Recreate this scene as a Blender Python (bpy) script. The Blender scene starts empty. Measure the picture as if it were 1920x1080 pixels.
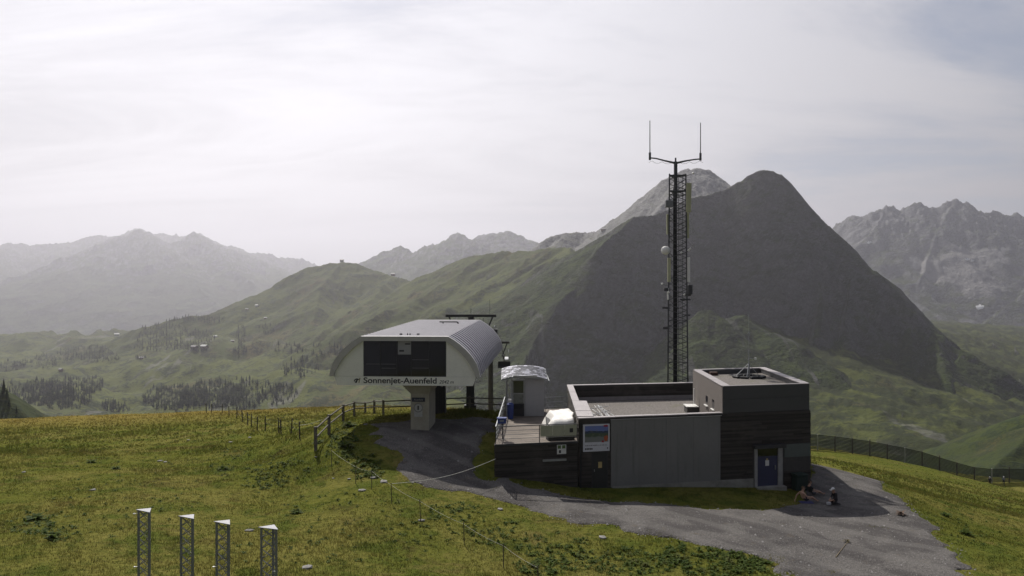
import bpy, bmesh, math, random
import numpy as np
from mathutils import Vector, Matrix
random.seed(7); np.random.seed(7)
sc = bpy.context.scene
col = sc.collection
R = math.radians

# ------------------------------------------------------------------ camera
F = 1450.0; CAMZ = 12.0                      # focal length in pixels of a 1920 wide picture, camera height
cd = bpy.data.cameras.new('camera'); cam = bpy.data.objects.new('camera', cd); col.objects.link(cam)
cd.sensor_width = 36.0; cd.lens = F/1920*36; cd.clip_start = 0.5; cd.clip_end = 60000
cam.location = (0, 0, CAMZ); cam.rotation_euler = (R(90), 0, 0)
sc.camera = cam
def P(px, py, Y):
    return Vector(((px-960)/F*Y, Y, CAMZ-(py-540)/F*Y))

# ------------------------------------------------------------------ sun, sky, exposure
SUN_EL, SUN_AZ = 45.5, -20.5                 # degrees; azimuth from +Y towards +X
sdir = Vector((math.cos(R(SUN_EL))*math.sin(R(SUN_AZ)), math.cos(R(SUN_EL))*math.cos(R(SUN_AZ)), math.sin(R(SUN_EL))))
sl = bpy.data.lights.new('sun', 'SUN'); so = bpy.data.objects.new('sun', sl); col.objects.link(so)
sl.energy = 4.6; sl.angle = R(0.55); sl.color = (1.0, 0.955, 0.88)
so.rotation_euler = (-sdir).to_track_quat('-Z', 'Y').to_euler(); so.location = (0, 0, 3000)
w = bpy.data.worlds.new('World'); sc.world = w; w.use_nodes = True
nt = w.node_tree; nt.nodes.clear()
def N(nt, t, **kw):
    n = nt.nodes.new(t)
    for k, v in kw.items(): setattr(n, k, v)
    return n
def L(nt, a, b): nt.links.new(a, b)
def math_node(nt, op, a, b=None, c=None, clamp=False):
    n = nt.nodes.new('ShaderNodeMath'); n.operation = op; n.use_clamp = clamp
    for i, v in enumerate((a, b, c)):
        if v is None: continue
        if isinstance(v, (int, float)): n.inputs[i].default_value = v
        else: nt.links.new(v, n.inputs[i])
    return n.outputs[0]
def mixc(nt, fac, a, b, mode='MIX'):
    n = nt.nodes.new('ShaderNodeMix'); n.data_type = 'RGBA'; n.blend_type = mode
    for s, v in ((n.inputs[0], fac), (n.inputs[6], a), (n.inputs[7], b)):
        if isinstance(v, (int, float)): s.default_value = v
        elif isinstance(v, (tuple, list)): s.default_value = (*v[:3], 1)
        else: nt.links.new(v, s)
    return n.outputs[2]
def noise(nt, vec, scale, detail=4, rough=0.55, dist=0.0):
    n = nt.nodes.new('ShaderNodeTexNoise'); n.inputs['Scale'].default_value = scale
    n.inputs['Detail'].default_value = detail; n.inputs['Roughness'].default_value = rough; n.inputs['Distortion'].default_value = dist
    if vec is not None: nt.links.new(vec, n.inputs['Vector'])
    return n.outputs['Fac']
def ramp(nt, fac, stops):
    n = nt.nodes.new('ShaderNodeMapRange'); n.clamp = True
    n.inputs[1].default_value, n.inputs[2].default_value = stops[0][0], stops[1][0]
    n.inputs[3].default_value, n.inputs[4].default_value = stops[0][1], stops[1][1]
    n.interpolation_type = 'SMOOTHSTEP'
    nt.links.new(fac, n.inputs[0]); return n.outputs[0]

sky = N(nt, 'ShaderNodeTexSky', sky_type='NISHITA', sun_disc=False)
sky.sun_elevation = R(SUN_EL); sky.sun_rotation = R(SUN_AZ); sky.altitude = 2000; sky.dust_density = 2.0; sky.air_density = 1.0
tc = N(nt, 'ShaderNodeTexCoord')
sep = N(nt, 'ShaderNodeSeparateXYZ'); L(nt, tc.outputs['Generated'], sep.inputs[0])
den = math_node(nt, 'ADD', math_node(nt, 'MAXIMUM', sep.outputs[2], 0.0), 0.16)
comb = N(nt, 'ShaderNodeCombineXYZ')
L(nt, math_node(nt, 'DIVIDE', sep.outputs[0], den), comb.inputs[0]); L(nt, math_node(nt, 'DIVIDE', sep.outputs[1], den), comb.inputs[1])
mp = N(nt, 'ShaderNodeMapping'); L(nt, comb.outputs[0], mp.inputs[0])
mp.inputs['Rotation'].default_value = (0, 0, R(35)); mp.inputs['Scale'].default_value = (0.42, 1.0, 1); mp.inputs['Location'].default_value = (11.0, 6.0, 0)
c1 = noise(nt, mp.outputs[0], 0.95, 8, 0.58, 0.7)
c2 = noise(nt, mp.outputs[0], 2.6, 6, 0.6, 0.8)
cm = math_node(nt, 'ADD', math_node(nt, 'MULTIPLY', c1, 0.8), math_node(nt, 'MULTIPLY', c2, 0.2))
cm0 = cm
# the cirrus deck is thicker towards -X and breaks up towards +X
cm = math_node(nt, 'SUBTRACT', cm, math_node(nt, 'MULTIPLY', sep.outputs[0], 0.19))
tau = ramp(nt, cm, ((0.34, 0.17), (0.56, 0.70)))
# the slanting line of sight through the thin deck lengthens towards the horizon
slant = math_node(nt, 'DIVIDE', tau, math_node(nt, 'ADD', math_node(nt, 'MAXIMUM', sep.outputs[2], 0.0), 0.04))
veil = math_node(nt, 'SUBTRACT', 1.0, math_node(nt, 'POWER', 2.718, math_node(nt, 'MULTIPLY', slant, -1.0)))
dot = N(nt, 'ShaderNodeVectorMath', operation='DOT_PRODUCT'); L(nt, tc.outputs['Generated'], dot.inputs[0]); dot.inputs[1].default_value = sdir
cg = math_node(nt, 'MAXIMUM', dot.outputs['Value'], 0.0)
lum = math_node(nt, 'ADD', math_node(nt, 'ADD', math_node(nt, 'MULTIPLY', cg, 10.5), math_node(nt, 'MULTIPLY', math_node(nt, 'POWER', cg, 6.0), 1.5)), 1.9)
lum = math_node(nt, 'MULTIPLY', lum, math_node(nt, 'SUBTRACT', 1.0, math_node(nt, 'MULTIPLY', sep.outputs[0], 0.25)))
fine = math_node(nt, 'ADD', 1.0, math_node(nt, 'MULTIPLY', ramp(nt, cm0, ((0.38, -0.22), (0.60, 0.05))), ramp(nt, sep.outputs[2], ((0.04, 0.12), (0.20, 1.0)))))
lum = math_node(nt, 'MULTIPLY', lum, fine)
cc = N(nt, 'ShaderNodeVectorMath', operation='SCALE'); cc.inputs[0].default_value = (1.0, 0.98, 1.01); L(nt, lum, cc.inputs['Scale'])
skyc = mixc(nt, veil, sky.outputs[0], cc.outputs[0])
bg = N(nt, 'ShaderNodeBackground'); bg.inputs[1].default_value = 0.077; L(nt, skyc, bg.inputs[0])
out = N(nt, 'ShaderNodeOutputWorld'); L(nt, bg.outputs[0], out.inputs[0])
sc.view_settings.view_transform = 'Standard'; sc.view_settings.look = 'None'
sc.view_settings.exposure = 0.0; sc.view_settings.gamma = 1.0; sc.view_settings.use_curve_mapping = False
sc.render.engine = 'CYCLES'
sc.cycles.use_denoising = True; sc.cycles.denoiser = 'OPENIMAGEDENOISE'
sc.cycles.max_bounces = 5; sc.cycles.diffuse_bounces = 2; sc.cycles.glossy_bounces = 2; sc.cycles.transmission_bounces = 3
sc.cycles.volume_bounces = 0; sc.cycles.transparent_max_bounces = 8
sc.cycles.use_adaptive_sampling = True; sc.cycles.adaptive_threshold = 0.015

# ------------------------------------------------------------------ mesh helpers
def tag(o, label=None, cat=None, group=None, kind=None):
    if label: o['label'] = label
    if cat: o['category'] = cat
    if group: o['group'] = group
    if kind: o['kind'] = kind
    return o
def thing(name, loc, label, cat, group=None, rz=0.0):
    o = bpy.data.objects.new(name, None); col.objects.link(o); o.location = loc; o.rotation_euler = (0, 0, rz)
    o.empty_display_size = 0.3
    return tag(o, label, cat, group)
def np_mesh(name, V, Fc, mat=None, parent=None, smooth=False, origin=None):
    """V (n,3), Fc (m,k) arrays"""
    V = np.asarray(V, dtype=np.float32); Fc = np.asarray(Fc, dtype=np.int32)
    if origin is not None: V = V-np.asarray(origin, dtype=np.float32)
    me = bpy.data.meshes.new(name)
    me.vertices.add(len(V)); me.vertices.foreach_set('co', V.ravel())
    m, k = Fc.shape
    me.loops.add(m*k); me.loops.foreach_set('vertex_index', Fc.ravel())
    me.polygons.add(m); me.polygons.foreach_set('loop_start', np.arange(0, m*k, k, dtype=np.int32))
    me.polygons.foreach_set('loop_total', np.full(m, k, dtype=np.int32))
    if smooth: me.polygons.foreach_set('use_smooth', np.ones(m, dtype=bool))
    me.update(); me.validate()
    o = bpy.data.objects.new(name, me); col.objects.link(o)
    if mat: me.materials.append(mat)
    if parent: o.parent = parent
    return o
class MB:
    """collects faces of one part, in world coordinates"""
    def __init__(s): s.v = []; s.f = []
    def poly(s, pts):
        i = len(s.v); s.v += [tuple(p) for p in pts]; s.f.append(tuple(range(i, i+len(pts)))); return s
    def hexa(s, b, t):                        # bottom quad (counter clockwise from above), top quad
        i = len(s.v); s.v += [tuple(p) for p in b]+[tuple(p) for p in t]
        n = len(b)
        s.f.append(tuple(i+k for k in reversed(range(n)))); s.f.append(tuple(i+n+k for k in range(n)))
        for k in range(n):
            j = (k+1) % n; s.f.append((i+k, i+j, i+n+j, i+n+k))
        return s
    def box(s, c, size, M=None):
        c = Vector(c); x, y, z = (q/2 for q in size)
        pts = [Vector(q) for q in ((-x,-y,-z),(x,-y,-z),(x,y,-z),(-x,y,-z),(-x,-y,z),(x,-y,z),(x,y,z),(-x,y,z))]
        if M is not None: pts = [M @ q for q in pts]
        pts = [q+c for q in pts]
        return s.hexa(pts[:4], pts[4:])
    def tube(s, a, b, r, n=6, r2=None, caps=True):
        a, b = Vector(a), Vector(b); d = (b-a); 
        if d.length < 1e-6: return s
        d.normalize(); u = d.orthogonal().normalized(); v = d.cross(u); r2 = r if r2 is None else r2
        i = len(s.v)
        for k in range(n):
            q = u*math.cos(2*math.pi*k/n)+v*math.sin(2*math.pi*k/n); s.v.append(tuple(a+q*r))
        for k in range(n):
            q = u*math.cos(2*math.pi*k/n)+v*math.sin(2*math.pi*k/n); s.v.append(tuple(b+q*r2))
        for k in range(n):
            j = (k+1) % n; s.f.append((i+k, i+j, i+n+j, i+n+k))
        if caps: s.f.append(tuple(i+k for k in reversed(range(n)))); s.f.append(tuple(i+n+k for k in range(n)))
        return s
    def bar(s, a, b, wd, ht, up=(0,0,1)):      # rectangular bar from a to b
        a, b = Vector(a), Vector(b); d = (b-a).normalized(); sd = d.cross(Vector(up))
        if sd.length < 1e-4: sd = d.cross(Vector((0,1,0)))
        sd.normalize(); u = sd.cross(d)
        q = [sd*(-wd/2)+u*(-ht/2), sd*(wd/2)+u*(-ht/2), sd*(wd/2)+u*(ht/2), sd*(-wd/2)+u*(ht/2)]
        return s.hexa([a+k for k in q], [b+k for k in q])
    def path(s, pts, r, n=5):
        for a, b in zip(pts[:-1], pts[1:]): s.tube(a, b, r, n)
        return s
    def disc(s, c, nrm, r, th, n=20, r2=None):
        c, nrm = Vector(c), Vector(nrm).normalized(); return s.tube(c-nrm*th/2, c+nrm*th/2, r, n, r2)
    def build(s, name, mat, parent=None, smooth=False, bevel=0):
        me = bpy.data.meshes.new(name)
        og = parent_loc(parent)
        v = [tuple(Vector(p)-og) for p in s.v] if parent is not None else s.v
        me.from_pydata(v, [], s.f); me.update()
        if smooth: me.polygons.foreach_set('use_smooth', [True]*len(me.polygons))
        if mat: me.materials.append(mat)
        o = bpy.data.objects.new(name, me); col.objects.link(o)
        if parent is not None: o.parent = parent
        if bevel:
            m = o.modifiers.new('bevel', 'BEVEL'); m.width = bevel; m.segments = 1; m.limit_method = 'ANGLE'
        return o
def parent_loc(p):
    q = Vector((0, 0, 0))
    while p is not None: q = q+Vector(p.location); p = p.parent
    return q
def copy_tree(o, parent=None):
    c = o.copy(); col.objects.link(c); c.parent = parent
    for ch in list(o.children): copy_tree(ch, c)
    return c

# ------------------------------------------------------------------ materials
def new_mat(name):
    m = bpy.data.materials.new(name); m.use_nodes = True; n = m.node_tree
    return m, n, n.nodes['Principled BSDF'], n.nodes['Material Output']
def setp(b, **kw):
    for k, v in kw.items(): b.inputs[k.replace('_', ' ')].default_value = v
def bump(nt, b, h, strength=0.3, dist=0.05):
    n = nt.nodes.new('ShaderNodeBump'); n.inputs['Strength'].default_value = strength; n.inputs['Distance'].default_value = dist
    nt.links.new(h, n.inputs['Height']); nt.links.new(n.outputs[0], b.inputs['Normal']); return n
def plain(name, c, rough=0.6, metal=0.0, var=0.12, scale=3.0, spec=0.4, bmp=0.0):
    """weathered paint, metal or board: base colour with dirt variation"""
    m, n, b, o = new_mat(name)
    t = n.nodes.new('ShaderNodeTexCoord')
    a = noise(n, t.outputs['Object'], scale, 5, 0.6); f = noise(n, t.outputs['Object'], scale*9, 3, 0.6)
    k = math_node(n, 'ADD', math_node(n, 'MULTIPLY', a, 0.7), math_node(n, 'MULTIPLY', f, 0.3))
    v = ramp(n, k, ((0.35, 1-var), (0.65, 1+var)))
    s = n.nodes.new('ShaderNodeVectorMath'); s.operation = 'SCALE'; s.inputs[0].default_value = c; n.links.new(v, s.inputs['Scale'])
    n.links.new(s.outputs[0], b.inputs['Base Color'])
    n.links.new(ramp(n, a, ((0.3, max(0.05, rough-0.08)), (0.7, min(1, rough+0.1)))), b.inputs['Roughness'])
    setp(b, Metallic=metal, Specular_IOR_Level=spec)
    if bmp: bump(n, b, f, bmp, 0.01)
    return m
# ================================================================== terrain
def _hash(ix, iy, seed):
    h = (ix.astype(np.int64)*374761393+iy.astype(np.int64)*668265263+seed*1442695041) & 0xffffffff
    h = ((h ^ (h >> 13))*1274126177) & 0xffffffff
    h = (h ^ (h >> 16)) & 0xffff
    return h/65535.0
def vnoise(x, y, seed=0):
    x = np.asarray(x, float); y = np.asarray(y, float)
    ix = np.floor(x); iy = np.floor(y); fx = x-ix; fy = y-iy
    ix = ix.astype(np.int64); iy = iy.astype(np.int64)
    u = fx*fx*fx*(fx*(fx*6-15)+10); v = fy*fy*fy*(fy*(fy*6-15)+10)
    a = _hash(ix, iy, seed); b = _hash(ix+1, iy, seed); c = _hash(ix, iy+1, seed); d = _hash(ix+1, iy+1, seed)
    return (a*(1-u)+b*u)*(1-v)+(c*(1-u)+d*u)*v
def fbm(x, y, o=4, seed=0, gain=0.5):
    s = 0; a = 1.0; t = 0
    for k in range(o):
        s = s+a*(vnoise(x, y, seed+k*17)*2-1); t += a; a *= gain
        x, y = 0.8*x*2.03-0.6*y*2.03+3.1, 0.6*x*2.03+0.8*y*2.03+1.7
    return s/t
def ridged(x, y, o=4, seed=0):
    s = 0; a = 1.0; t = 0
    for k in range(o):
        s = s+a*(1-np.abs(vnoise(x, y, seed+k*13)*2-1)); t += a; a *= 0.5
        x, y = 0.8*x*2.07-0.6*y*2.07+5.3, 0.6*x*2.07+0.8*y*2.07+2.9
    return s/t                                # 0..1
class TPS:
    def __init__(s, pts, val, smooth=0.0):
        p = np.asarray(pts, float); n = len(p); s.p = p
        K = s.U(np.linalg.norm(p[:, None]-p[None], axis=2))+np.eye(n)*smooth
        A = np.zeros((n+3, n+3)); A[:n, :n] = K; A[:n, n] = 1; A[:n, n+1:] = p; A[n, :n] = 1; A[n+1:, :n] = p.T
        s.w = np.linalg.solve(A, np.concatenate([np.asarray(val, float), np.zeros(3)]))
    @staticmethod
    def U(r): return np.where(r > 1e-9, r*r*np.log(np.maximum(r, 1e-9)), 0)
    def __call__(s, x, y):
        x = np.asarray(x, float); sh = x.shape; q = np.stack([x.ravel(), np.asarray(y, float).ravel()], 1); n = len(s.p)
        o = np.empty(len(q))
        for i in range(0, len(q), 40000):
            c = q[i:i+40000]; o[i:i+40000] = s.U(np.linalg.norm(c[:, None]-s.p[None], axis=2)) @ s.w[:n]+s.w[n]+c @ s.w[n+1:]
        return o.reshape(sh)

# ---- the near meadow: heights read off where things stand
near_pts = []
for px, py, Y in [(300,1080,26.9),(0,1080,26.3),(-250,1080,26),(700,1080,29),(1000,1080,31),(300,960,36),(300,900,44),(300,850,56),(300,800,82),(300,777,105),
                  (0,960,35),(0,880,48),(0,820,72),(0,786,108),(-300,960,36),(-300,830,70),(-300,795,108),
                  (550,960,38),(550,900,44),(550,850,51),(550,812,61),(550,771,90),(450,771,102),
                  (592,843,47),(617,812,52),(643,789,58.5),(718,779,62),(680,778,64),(780,775,65),(930,776,66),
                  (700,1000,34.5),(700,930,39.5),
                  (1700,950,44.5),(1790,1050,36),(1920,1080,34.5),(2100,1080,35),(1856,912,141),(1550,848,130),(1750,880,138),(1920,905,148),(2150,945,150),
                  (1700,900,75),(1600,872,80),(1530,880,53),(1600,895,52),(1655,908,55),(1800,930,75),(1850,1000,44),(1920,952,75),(2100,990,75),(1400,845,120),(1200,830,115),
                  (850,915,42.9),(1500,1080,33.4)]:
    q = P(px, py, Y); near_pts.append((q.x, q.y, q.z))
near_pts += [(4,46,0.12),(10,47,-0.15),(19,49.3,-0.75),(-1,45.1,1.0),(-1.5,50,2.0),(-6.3,52,2.46),(-10.2,56,2.4),(-3,58,2.45),(-6,62,2.1),(4,58,1.5),(14,62,-0.2),(20,58,-0.8),(14,70,-2.5),
             (-6,75,-0.5),(-3,100,-4.2),(-10,90,-2.0),(12,38,-0.25),(20.5,44,-0.7),(15,43,-0.5),(0,12,2.5),(-30,12,2.5),(30,12,1.5),(6,41,0.2)]
near_pts = np.array(near_pts)
_tn = TPS(near_pts[:, :2], near_pts[:, 2], 0.0)
def near_h(x, y):
    x = np.asarray(x, float); y = np.asarray(y, float)
    z = _tn(x, np.minimum(y, 175))
    z = z-np.maximum(y-112, 0)*np.clip((10-x)/30, 0, 1)*0.28-np.maximum(y-152, 0)*0.30      # the knoll rolls over beyond its crest
    return z+0.06*fbm(x/2.7, y/2.7, 3, 5)+0.16*fbm(x/9, y/9, 2, 9)
def gz(x, y): return float(near_h(np.array([x]), np.array([y]))[0])
def ground_px(px, py, y0=18, y1=190):
    """where the line of sight through a pixel meets the meadow"""
    Y = np.geomspace(y0, y1, 900); X = (px-960)/F*Y; Z = CAMZ-(py-540)/F*Y
    d = Z-near_h(X, Y); i = np.argmax(d < 0)
    if d[i] >= 0: i = len(Y)-1
    return Vector((X[i], Y[i], near_h(X[i:i+1], Y[i:i+1])[0]))

def polar_mesh(name, px0, px1, nc, y0, y1, nr, hf, mat, geom=True):
    pxs = np.linspace(px0, px1, nc); ys = np.geomspace(y0, y1, nr) if geom else np.linspace(y0, y1, nr)
    YY, PX = np.meshgrid(ys, pxs, indexing='ij'); XX = (PX-960)/F*YY
    ZZ = hf(XX, YY)
    V = np.stack([XX, YY, ZZ], -1).reshape(-1, 3)
    i = np.arange(nr-1)[:, None]*nc+np.arange(nc-1)[None]
    Fc = np.stack([i, i+1, i+1+nc, i+nc], -1).reshape(-1, 4)
    return np_mesh(name, V, Fc, mat, smooth=True)

def seg_field(X, Y, ridges, seed=3, gfreq=1/90, gamp=0.35):
    """height of a mountain as the highest of its ridges minus a slope on either side, cut by gullies"""
    Z = np.full(X.shape, -1e9)
    for ri, rd in enumerate(ridges):
        pts, sL, sR = rd[:3]; rnd = rd[3] if len(rd) > 3 else 0.0
        p = [P(*q) for q in pts]; s0 = 0
        for a, b in zip(p[:-1], p[1:]):
            dx, dy = b.x-a.x, b.y-a.y; l2 = dx*dx+dy*dy; ln = math.sqrt(l2)
            t = np.clip(((X-a.x)*dx+(Y-a.y)*dy)/l2, 0, 1)
            ex = X-a.x-t*dx; ey = Y-a.y-t*dy; d = np.hypot(ex, ey)
            if rnd: d = np.maximum(d-rnd, 0)+0.42*np.minimum(d, rnd)        # turfy rounded crest
            side = (dx*ey-dy*ex)/(ln*np.maximum(d, 1e-6))      # +1: left of the walking direction, -1: right
            s = s0+t*ln
            g = ridged(s*gfreq+ri*7.3, d*gfreq*0.18, 3, seed+ri)
            sl = sR+(sL-sR)*(0.5+0.5*side)
            Z = np.maximum(Z, a.z+t*(b.z-a.z)-sl*d+gamp*0.45/gfreq*(g-0.62)*np.clip(d*gfreq*0.8, 0, 1))
            s0 += ln
    return Z

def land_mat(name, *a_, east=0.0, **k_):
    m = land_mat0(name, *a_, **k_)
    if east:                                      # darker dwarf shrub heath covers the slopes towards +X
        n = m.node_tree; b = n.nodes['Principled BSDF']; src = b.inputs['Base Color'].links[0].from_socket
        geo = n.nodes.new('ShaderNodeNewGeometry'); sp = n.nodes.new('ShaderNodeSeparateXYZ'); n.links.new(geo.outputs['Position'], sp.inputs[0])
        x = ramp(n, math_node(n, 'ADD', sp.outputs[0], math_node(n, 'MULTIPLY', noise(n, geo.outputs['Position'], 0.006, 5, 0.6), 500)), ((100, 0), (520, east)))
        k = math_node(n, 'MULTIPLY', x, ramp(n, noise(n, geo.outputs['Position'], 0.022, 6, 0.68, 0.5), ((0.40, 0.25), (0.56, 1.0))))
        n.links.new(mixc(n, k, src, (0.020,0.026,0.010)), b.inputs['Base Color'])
    return m
def land_mat0(name, grass, grass2, dry, rock, rock_lo, rock_hi, scale=1.0, shrub=0.5, scree=None, shrubc=(0.022,0.034,0.014), bumpd=6.0, rockamt=0.0, gully=0.0):
    """alpine ground: turf, dry turf, dwarf shrub patches, and bare rock where it is steep"""
    m, n, b, o = new_mat(name)
    geo = n.nodes.new('ShaderNodeNewGeometry'); pos = geo.outputs['Position']
    sp = n.nodes.new('ShaderNodeSeparateXYZ'); n.links.new(geo.outputs['True Normal'], sp.inputs[0])
    a = noise(n, pos, 0.006*scale, 6, 0.6, 0.4); c = noise(n, pos, 0.03*scale, 5, 0.65); f = noise(n, pos, 0.16*scale, 4, 0.7)
    g = mixc(n, ramp(n, a, ((0.42, 0), (0.6, 1))), grass, grass2)
    g = mixc(n, ramp(n, math_node(n, 'ADD', math_node(n, 'MULTIPLY', a, 0.5), math_node(n, 'MULTIPLY', c, 0.5)), ((0.50, 0), (0.62, 0.8))), g, dry)
    sh = math_node(n, 'ADD', math_node(n, 'MULTIPLY', c, 0.6), math_node(n, 'MULTIPLY', f, 0.4))
    lo = 0.62-0.22*shrub
    g = mixc(n, ramp(n, sh, ((lo, 0.9), (lo-0.06, 0))) if False else ramp(n, sh, ((lo, 0), (lo+0.05, 0.85))), g, shrubc)
    st = math_node(n, 'ADD', sp.outputs[2], math_node(n, 'MULTIPLY', math_node(n, 'SUBTRACT', sh, 0.5), 0.55))
    rk = ramp(n, st, ((rock_hi, 0), (rock_lo, 1)))
    rc = mixc(n, ramp(n, f, ((0.35, 0), (0.65, 1))), tuple(q*0.75 for q in rock), tuple(min(1, q*1.25) for q in rock))
    if rockamt: rk = math_node(n, 'MAXIMUM', rk, ramp(n, a, ((0.62-rockamt*0.3, 0), (0.70-rockamt*0.3, 1))))
    if gully:
        mpg = n.nodes.new('ShaderNodeMapping'); n.links.new(pos, mpg.inputs[0]); mpg.inputs['Scale'].default_value = (0.02*scale, 0.004*scale, 0.003*scale)
        gl = noise(n, mpg.outputs[0], 1.0, 5, 0.6, 0.6); rk = math_node(n, 'MAXIMUM', rk, ramp(n, gl, ((0.60, 0), (0.66, gully))))
    g = mixc(n, rk, g, rc)
    n.links.new(g, b.inputs['Base Color']); setp(b, Roughness=0.95, Specular_IOR_Level=0.1)
    h = math_node(n, 'ADD', math_node(n, 'MULTIPLY', c, 1.0), math_node(n, 'MULTIPLY', f, 0.35))
    bump(n, b, h, 0.9, bumpd)
    return m

G1, G2, DRY = (0.076,0.088,0.018), (0.052,0.068,0.017), (0.120,0.090,0.032)
ROCK = (0.20,0.195,0.19)
m_far   = land_mat('far_rock', (0.07,0.09,0.035), (0.06,0.075,0.035), (0.10,0.10,0.05), (0.16,0.16,0.165), 0.62, 0.86, 0.25, 0.55, bumpd=30)
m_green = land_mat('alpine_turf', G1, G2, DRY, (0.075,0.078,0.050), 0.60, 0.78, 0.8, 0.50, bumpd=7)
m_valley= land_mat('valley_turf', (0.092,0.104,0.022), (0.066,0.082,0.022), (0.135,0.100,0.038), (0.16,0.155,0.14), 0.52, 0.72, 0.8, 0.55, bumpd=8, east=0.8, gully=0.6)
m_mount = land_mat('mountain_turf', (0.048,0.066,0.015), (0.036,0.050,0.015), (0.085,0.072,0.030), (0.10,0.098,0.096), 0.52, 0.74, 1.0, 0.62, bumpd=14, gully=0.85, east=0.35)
m_grey  = land_mat('grey_limestone', (0.10,0.11,0.05), (0.13,0.13,0.08), (0.15,0.13,0.08), (0.21,0.207,0.20), 0.80, 0.97, 0.8, 0.2, bumpd=14, rockamt=0.5)
m_cirque= land_mat('cirque_rock', (0.05,0.065,0.025), (0.06,0.07,0.03), (0.08,0.075,0.04), (0.15,0.15,0.155), 0.66, 0.90, 0.45, 0.5, bumpd=30, rockamt=0.3, gully=0.5)
n_ = m_cirque.node_tree; b_ = n_.nodes['Principled BSDF']; src_ = b_.inputs['Base Color'].links[0].from_socket      # pale scree fans in the bowl
geo_ = n_.nodes.new('ShaderNodeNewGeometry'); dv_ = n_.nodes.new('ShaderNodeVectorMath'); dv_.operation = 'DISTANCE'; dv_.inputs[1].default_value = P(1810, 525, 4450); n_.links.new(geo_.outputs['Position'], dv_.inputs[0])
sd_ = math_node(n_, 'ADD', dv_.outputs['Value'], math_node(n_, 'MULTIPLY', noise(n_, geo_.outputs['Position'], 0.004, 6, 0.62, 0.8), 900))
n_.links.new(mixc(n_, ramp(n_, sd_, ((640, 0.85), (760, 0))), src_, (0.27,0.26,0.255)), b_.inputs['Base Color'])
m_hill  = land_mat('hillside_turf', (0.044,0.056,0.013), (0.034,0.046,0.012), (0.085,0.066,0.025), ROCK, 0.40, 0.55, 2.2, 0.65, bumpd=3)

# ---- far ranges
def far_left(X, Y):
    Z = seg_field(X, Y, [
        ([(-260,480,11800),(-60,470,11700),(0,462,11700),(12,457,11700),(60,461,11700),(110,459,11700),(150,451,11700),(178,447,11700),(190,437,11700),(212,443,11700),(240,436,11600),(262,428,11500),(282,437,11600),(300,438,11700),(330,440,11700),(352,448,11700),(366,437,11700),(380,451,11700),(410,456,11700),(428,463,11700),(436,461,11700),(450,471,11700),(500,477,11800),(520,484,11900),(560,484,12100),(600,497,12100),(700,520,12100)], 0.5, 0.42),
        ([(262,432,9200),(215,470,8700),(185,482,8400),(120,530,7900),(40,585,7300),(-40,640,6700)], 0.45, 0.40),
        ([(262,432,9200),(300,470,8600),(350,520,8000),(420,580,7300)], 0.40, 0.45),
        ([(366,440,9400),(430,500,8600),(490,545,8000),(540,590,7400)], 0.40, 0.45),
        ([(12,460,11400),(-40,520,8600),(-120,580,8000)], 0.4, 0.45),
        ([(450,472,11400),(540,520,8800),(620,570,8200)], 0.4, 0.4)], 11, 1/420, 0.55)
    return np.maximum(Z, -560)+28*fbm(X/260, Y/260, 4, 31)+60*(ridged(X/330, Y/330, 4, 33)-0.62)+np.clip(Z/400, 0, 1)*80*(ridged(X/95, Y/95, 3, 35)-0.55)
tag(polar_mesh('mountain_range', -300, 760, 460, 6200, 12600, 190, far_left, m_far), 'hazy jagged mountain range far beyond the valley', 'mountain', kind='structure')
def far_mid(X, Y):
    Z = seg_field(X, Y, [
        ([(560,540,6900),(640,507,6800),(690,492,6700),(718,475,6600),(750,466,6600),(775,470,6500),(800,461,6500),(822,457,6500),(845,446,6500),(858,436,6500),(870,446,6500),(876,453,6500)], 0.5, 0.5),
        ([(850,470,6900),(876,452,6900),(900,445,6900),(925,436,6900),(955,434,6900),(975,449,6900),(1000,466,6900),(1060,500,6900)], 0.5, 0.5),
        ([(858,438,6500),(840,490,6000),(830,530,5600)], 0.5, 0.45), ([(718,476,6600),(760,510,6100),(790,540,5700)], 0.5, 0.5),
        ([(955,436,6900),(985,480,6400),(990,520,6000)], 0.5, 0.5)], 23, 1/300, 0.5)
    return np.maximum(Z, -560)+18*fbm(X/150, Y/150, 4, 37)+36*(ridged(X/210, Y/210, 4, 39)-0.62)+np.clip(Z/300, 0, 1)*45*(ridged(X/70, Y/70, 3, 36)-0.55)
tag(polar_mesh('distant_peaks', 540, 1120, 300, 5000, 7600, 130, far_mid, m_far), 'pale blue peaks between the green ridge and the sky', 'mountain', kind='structure')
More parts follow.
